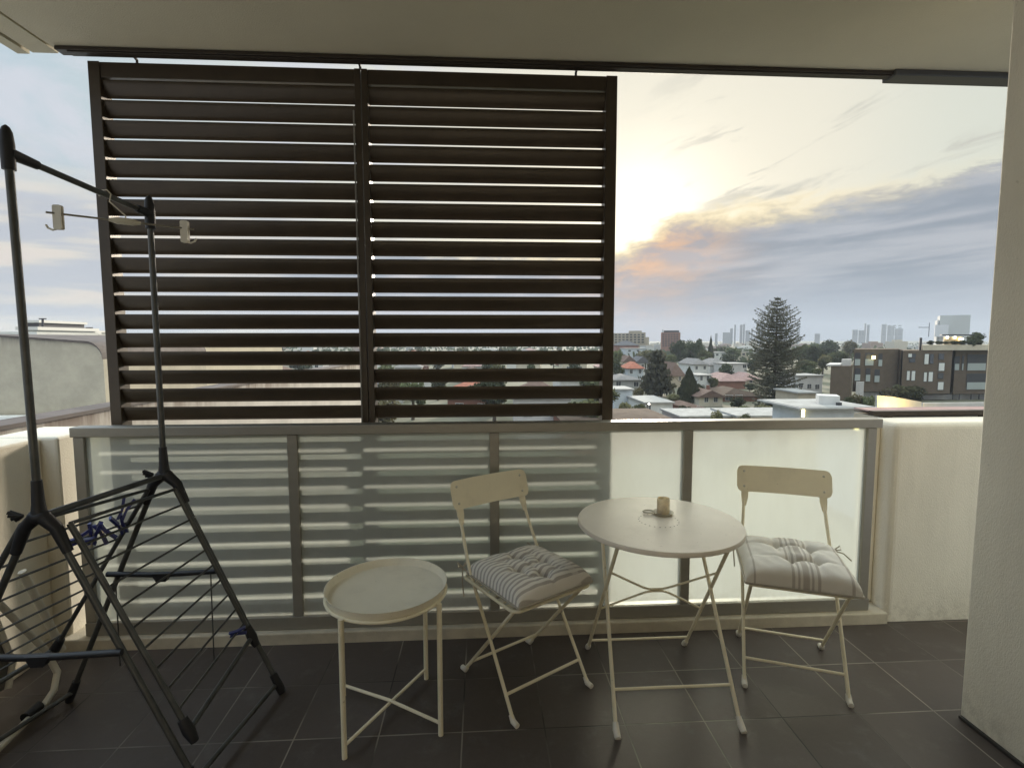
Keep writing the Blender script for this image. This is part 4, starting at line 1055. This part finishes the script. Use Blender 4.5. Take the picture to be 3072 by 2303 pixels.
for i in range(9000):
    Y = 330+2600*rr.random()**1.7; xs = rr.uniform(330, 2990); p = at(xs, 1100, Y)
    cl_ = math.sin(p.x*.021+Y*.013)+math.sin(p.x*.043-Y*.031)+.6*math.sin(Y*.07+p.x*.011)
    if cl_ < -.2: continue
    hgt = rr.uniform(1.5, 8.5)
    q.quad(Vector((p.x, Y, GZ+hgt*rr.random()**.6)), Vector((rr.gauss(0, 1), -1.2, rr.uniform(0, 1.4))), rr.uniform(2.2, 5.0), rr.uniform(.5, .9), rr.uniform(0, 6))
o = q.build('distant_woodland', leaf_dark); tag(o, kind='stuff')

# ------------------------------------------------------------------ neighbouring buildings on the left
grey_render = mat('stained_render', (.30, .285, .25), .9, var=.22, vscale=.8, bump=.25, bscale=6)
def stained(name, base, dark, zt, drop):
    m = bpy.data.materials.new(name); m.use_nodes = True; n = N(m.node_tree); b = m.node_tree.nodes['Principled BSDF']; b.inputs['Roughness'].default_value = .9
    tc = n.new('ShaderNodeTexCoord').outputs['Object']; sp = n.new('ShaderNodeSeparateXYZ'); n.link(tc, sp.inputs[0])
    st = n.noise(n.vec(n.m('MULTIPLY', sp.outputs[0], 5.0), n.m('MULTIPLY', sp.outputs[1], 5.0), n.m('MULTIPLY', sp.outputs[2], .6)), 1.0, 6, .7)
    f = n.m('MULTIPLY', n.ss(sp.outputs[2], zt-drop, zt), n.ss(st, .3, .62))
    c = n.mix(n.ss(n.noise(tc, 1.2, 9, .7), .35, .65), base, tuple(v*.80 for v in base)); n.setin(b.inputs['Base Color'], n.mix(f, c, dark)); return m
t = thing('rendered_building', 'grey rendered wall with rounded top corner and stained coping beyond the left parapet', 'building', (-10.7, 14, GZ))
b = MB()
pl = [(-12.6, 14, 1.57), (-10.13, 14, 1.385)]+[(-10.13+.42*math.sin(a), 14, .965+.42*math.cos(a)) for a in [R(k*15) for k in range(1, 7)]]+[(-9.69, 14, GZ), (-12.6, 14, GZ)]
b.prism(pl, (0, 0, 0), (0, 5, 0)); b.build('wall', stained('stained_wall', (.41, .37, .295), (.15, .135, .12), 15.62, .42), t)
b = MB(); cp = [(x, 13.97, z) for x, y, z in pl[:8]]+[(x, 13.97, z+.05) for x, y, z in reversed(pl[:8])]
b.prism(cp, (0, 0, 0), (0, 5.1, 0)); b.build('coping', mat('dark_coping', (.11, .09, .085), .8, var=.4, vscale=3), t)
t = thing('neighbour_wall', 'low pale wall with rust stained top running outward beyond the left parapet', 'wall', (-3.3, 8, GZ))
b = MB(); b.box((-3.42, 2.2, GZ), (-3.2, 13.9, .84)); b.build('wall_panel', stained('rust_wall', (.50, .46, .41), (.16, .12, .10), 14.86, .34), t)
b = MB(); b.box((-3.44, 2.2, .8405), (-3.185, 13.9, .87)); b.build('coping', MATS['dark_coping'], t)
t = thing('white_roof', 'flat white roof between the grey rendered wall and the rust stained wall', 'roof', (-8, 9, GZ))
b = MB(); b.box((-22, 5, GZ), (-3.43, 13.95, -.62)); b.build('roof_deck', mat('white_membrane', (.5, .52, .55), .6, var=.1, vscale=.5), t)
b = MB(); b.box((-22, 13.6, -.619), (-3.45, 13.94, -.45)); b.build('upstand', trim_m, t)
t = thing('blue_building', 'pale blue grey building with railed upper terrace at the far left edge', 'building', (-16, 16, GZ))
b = MB(); b.box((-26, 15.5, GZ), (-12.5, 20, .35)); b.build('wall', mat('blue_grey_wall', (.30, .34, .36), .8, var=.15, vscale=.6), t)
b = MB(); b.box((-26, 15.8, .352), (-12.9, 19.5, 1.0)); b.box((-26, 17.2, 1.0), (-13.9, 19.4, 1.6)); b.box((-26, 17.0, 1.6), (-13.7, 19.6, 1.72)); b.build('upper_storey', WM['white'], t)
b = MB()
for i in range(14): b.tube([(-26+i, 15.9, 1.0), (-26+i, 15.9, 1.45)], .03, 6)
b.tube([(-26, 15.9, 1.45), (-12.6, 15.9, 1.45)], .035, 6); b.tube([(-26, 15.9, 1.22), (-12.6, 15.9, 1.22)], .025, 6); b.build('railing', steel_m, t)
for x0 in (-24.5, -21.5, -18.5, -15.8):
    b = MB(); b.box((x0, 17.12, 1.1), (x0+1.6, 17.19, 1.55)); b.build('window', balg_m, t)
def roofbox(x0, y0, x1, y1, Y, label, m_=greyt, dep=6):
    t = thing('distant_roof', label, 'roof', (at((x0+x1)/2, y1, Y).x, Y, GZ), group='roofs above the grey wall at left')
    b = MB(); p, q = at(x0, y1, Y), at(x1, y0, Y); b.box((p.x, Y, GZ), (q.x, Y+dep, q.z)); b.build('wall', m_, t)
    b = MB(); b.box((p.x-.2, Y-.2, q.z), (q.x+.2, Y+dep+.2, q.z+.25)); b.build('roof', trim_m, t)
roofbox(64, 990, 112, 1020, 42, 'white roofed block left of the thin mast above the grey wall', WM['white'])
roofbox(84, 968, 116, 990, 55, 'grey plant room standing left of the thin mast above the grey wall')
roofbox(112, 1000, 176, 1025, 60, 'low pale roof right of the thin mast above the grey wall', WM['pale'])
roofbox(170, 996, 232, 1028, 75, 'long low white roof in the middle above the grey wall', WM['white'])
roofbox(235, 1006, 330, 1040, 90, 'pale roof beside the louvre screen above the grey wall', WM['cream'])
def mast(x, yt, Y, label, dish=False):
    t = thing('mast', label, 'mast', at(x, 1020, Y)); p = at(x, 1030, Y); q = at(x, yt, Y)
    b = MB(); b.tube([tuple(p), tuple(q)], .0019*Y, 6); b.box((q.x-.006*Y, Y-.05, q.z-.02), (q.x+.006*Y, Y+.05, q.z+.0015*Y))
    if dish: b.ball((q.x, Y, q.z-.3), .004*Y, 8, 6, (1, .6, 1.4))
    b.build('pole', greyd, t)
mast(128, 957, 48, 'tall thin mast with cross head above the grey wall')
mast(190, 982, 60, 'short thin aerial right of the tall mast')
mast(250, 986, 58, 'left of two stubby rooftop antennas near the louvre screen', True)
mast(268, 984, 58, 'right of two stubby rooftop antennas near the louvre screen', True)
# large pale building right of the grey wall, seen through the left bay of the louvres
t = thing('pale_building', 'large pale flat roofed building seen in strips through the left louvre bay', 'building', (-12, 40, GZ))
b = MB(); fac(b, 545, 1150, 1000, 1700, 46, 16); b.build('wall', WM['pale'], t)
b = MB(); p, q = at(540, 1150, 45.8), at(1005, 1140, 45.8); b.box((p.x, 45.8, p.z+.01), (q.x, 62.5, q.z)); b.build('roof', RM['white'], t)
b = MB(); fac(b, 897, 1110, 922, 1139.5, 50, 2); b.build('roof_box', WM['brown'], t)
t = thing('cream_building', 'cream building end seen in strips right of the grey rendered wall', 'building', (-14, 30, GZ))
b = MB(); fac(b, 330, 1035, 560, 1700, 26, 12); b.build('wall', WM['cream'], t)
b = MB(); p, q = at(328, 1035, 25.9), at(562, 1031, 25.9); b.box((p.x, 25.9, p.z+.01), (q.x, 38.2, q.z)); b.build('coping', trim_m, t)

# ------------------------------------------------------------------ air
HZ = True
if HZ:
    hb_ = MB(); hb_.box((-3200, -8, GZ-1), (3400, 2300, 78)); ho = hb_.build('haze', bpy.data.materials.new('haze_air'))
    hm = ho.data.materials[0]; hm.use_nodes = True; nt = hm.node_tree; nt.nodes.clear(); n = N(nt)
    out = n.new('ShaderNodeOutputMaterial'); pv = n.new('ShaderNodeVolumePrincipled')
    pv.inputs['Color'].default_value = (.66, .73, .84, 1); pv.inputs['Density'].default_value = 2.2e-4; pv.inputs['Anisotropy'].default_value = .0
    n.link(pv.outputs[0], out.inputs['Volume']); tag(ho, kind='stuff')

# ------------------------------------------------------------------ sky and light
SUN_AZ, SUN_EL = R(17.0), R(11.8)
w = bpy.data.worlds.new('World'); SC.world = w; w.use_nodes = True
nt = w.node_tree; nt.nodes.clear(); n = N(nt)
out = n.new('ShaderNodeOutputWorld'); bg = n.new('ShaderNodeBackground')
tc = n.new('ShaderNodeTexCoord').outputs['Generated']
nv = n.new('ShaderNodeVectorMath', operation='NORMALIZE'); n.link(tc, nv.inputs[0]); D = nv.outputs[0]
sp = n.new('ShaderNodeSeparateXYZ'); n.link(D, sp.inputs[0])
dx, dy, dz = sp.outputs
deg = 180/PI
el = n.m('MULTIPLY', n.m('ARCSINE', dz), deg)
az = n.m('MULTIPLY', n.m('ARCTAN2', dx, dy), deg)
gd = (math.sin(SUN_AZ)*math.cos(SUN_EL), math.cos(SUN_AZ)*math.cos(SUN_EL), math.sin(SUN_EL))
dt = n.new('ShaderNodeVectorMath', operation='DOT_PRODUCT'); n.link(D, dt.inputs[0]); dt.inputs[1].default_value = gd
ang = n.m('MULTIPLY', n.m('ARCCOSINE', n.m('MINIMUM', dt.outputs['Value'], .99999)), deg)
def gauss(v, s): return n.m('EXPONENT', n.m('MULTIPLY', n.m('POWER', n.m('DIVIDE', v, s), 2.0), -1.0))
sky = n.new('ShaderNodeTexSky', sky_type='NISHITA'); sky.sun_disc = False; sky.sun_elevation = SUN_EL; sky.sun_rotation = SUN_AZ
sky.air_density = 1.2; sky.dust_density = 1.5
clear = n.mix(n.ss(ang, 70.0, 16.0), lin((178, 203, 220)), lin((234, 230, 213)))
clear = n.mix(n.ss(az, 32.0, 47.0), clear, lin((218, 221, 208)))
nish = n.mix(1.0, sky.outputs[0], (.008, .008, .008), 'MULTIPLY')
clear = n.mix(1.0, n.mix(.06, clear, (0, 0, 0)), nish, 'ADD')
g1 = n.m('ADD', n.m('MULTIPLY', gauss(ang, 6.0), .55), n.m('MULTIPLY', gauss(ang, 13.0), .08))
clear = n.mix(1.0, clear, n.mix(g1, (0, 0, 0), (1.0, .96, .84)), 'ADD')
# wispy high cloud, drawn out along the wind on a flat layer
inv = n.m('DIVIDE', 1.0, n.m('ADD', n.m('MAXIMUM', dz, .0), .10))
px, py = n.m('MULTIPLY', dx, inv), n.m('MULTIPLY', dy, inv)
wv = n.vec(n.m('ADD', n.m('MULTIPLY', az, .085), n.m('MULTIPLY', el, -.06)), n.m('ADD', n.m('MULTIPLY', el, .40), n.m('MULTIPLY', az, -.085)), 0.0)
wsp = n.noise(wv, 1.0, 9, .62, .6)
f = n.m('MULTIPLY', n.ss(wsp, .54, .66), .7)
f = n.m('MULTIPLY', f, n.ss(az, 12.0, 30.0))
clear = n.mix(f, clear, lin((196, 194, 184)))
# left hand sky: soft blue with white and lilac cloud
lv = n.noise(n.vec(n.m('ADD', n.m('MULTIPLY', az, .08), n.m('MULTIPLY', el, .06)), n.m('MULTIPLY', el, .17), 3.3), 1.0, 9, .6, .6)
lf = n.m('MULTIPLY', n.ss(az, 6.0, -14.0), n.ss(lv, .42, .60))
clear = n.mix(n.m('MULTIPLY', lf, .8), clear, lin((214, 217, 226)))
# the grey cloud bank
nz1 = n.noise(n.vec(n.m('MULTIPLY', az, .21), n.m('SUBTRACT', n.m('MULTIPLY', el, .55), n.m('MULTIPLY', az, .02)), 7.0), 1.0, 12, .66, .35)
edge = n.m('ADD', 8.9, n.m('MULTIPLY', n.ss(az, 14.5, 21.0), 3.3))
edge = n.m('ADD', edge, n.m('MULTIPLY', n.ss(az, 31.0, 46.0), 1.2))
edge = n.m('ADD', edge, n.m('MULTIPLY', n.ss(az, 2.0, -35.0), 4.5))
ev = n.m('SUBTRACT', el, n.m('ADD', edge, n.m('MULTIPLY', n.m('SUBTRACT', nz1, .5), 5.2)))
soft = n.m('ADD', .45, n.m('MULTIPLY', n.ss(az, 0.0, -30.0), 3.0))
bank = n.ss(ev, soft, n.m('MULTIPLY', soft, -1.0))
st = n.noise(n.vec(n.m('MULTIPLY', az, .07), n.m('SUBTRACT', n.m('MULTIPLY', el, .55), n.m('MULTIPLY', az, .022)), 1.0), 1.0, 7, .55, .3)
bc = n.mix(n.ss(st, .36, .66), lin((150, 159, 170)), lin((183, 187, 194)))
bc = n.mix(n.ss(el, 7.5, 1.0), bc, n.mix(n.ss(az, 10.0, 34.0), lin((192, 195, 206)), lin((176, 185, 198))))
bc = n.mix(n.ss(az, -8.0, -30.0), bc, n.mix(n.ss(st, .4, .62), lin((192, 197, 206)), lin((226, 220, 208))))
rose = n.m('MULTIPLY', n.m('MULTIPLY', n.ss(st, .50, .64), gauss(n.m('SUBTRACT', el, 5.2), 2.2)), n.ss(az, 34.0, 14.0))
bc = n.mix(n.m('MULTIPLY', rose, .7), bc, lin((226, 214, 210)))
fo = gauss(n.m('ADD', ang, -1.5), 6.6)
oc = n.mix(n.ss(nz1, .36, .6), lin((247, 196, 150)), lin((194, 180, 176)))
bc = n.mix(n.m('MULTIPLY', fo, .88, None, True), bc, oc)
rim = n.m('MULTIPLY', gauss(ev, .9), gauss(n.m('SUBTRACT', ang, 6.0), 16.0))
col = n.mix(bank, clear, bc)
col = n.mix(n.m('MULTIPLY', rim, .75, None, True), col, lin((255, 236, 190)))
# sky above the view gets an added boost, to light the balcony interior
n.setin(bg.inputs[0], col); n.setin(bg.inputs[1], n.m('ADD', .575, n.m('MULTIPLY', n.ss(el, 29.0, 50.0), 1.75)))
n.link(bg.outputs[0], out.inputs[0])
w.cycles.sampling_method = 'MANUAL'; w.cycles.sample_map_resolution = 1024
sun = bpy.data.lights.new('sun', 'SUN'); sun.energy = 2.9; sun.angle = R(7); sun.color = (1, .88, .72)
so = bpy.data.objects.new('sun', sun); COL.objects.link(so)
so.rotation_euler = Vector(gd).to_track_quat('Z', 'Y').to_euler()

SC.view_settings.view_transform = 'Standard'; SC.view_settings.look = 'None'
SC.view_settings.exposure = .8; SC.view_settings.gamma = 1
SC.render.engine = 'CYCLES'
SC.cycles.use_denoising = True
SC.cycles.max_bounces = 12; SC.cycles.diffuse_bounces = 7; SC.cycles.glossy_bounces = 4; SC.cycles.transmission_bounces = 8; SC.cycles.transparent_max_bounces = 16; SC.cycles.volume_bounces = 1
SC.cycles.sample_clamp_indirect = 6
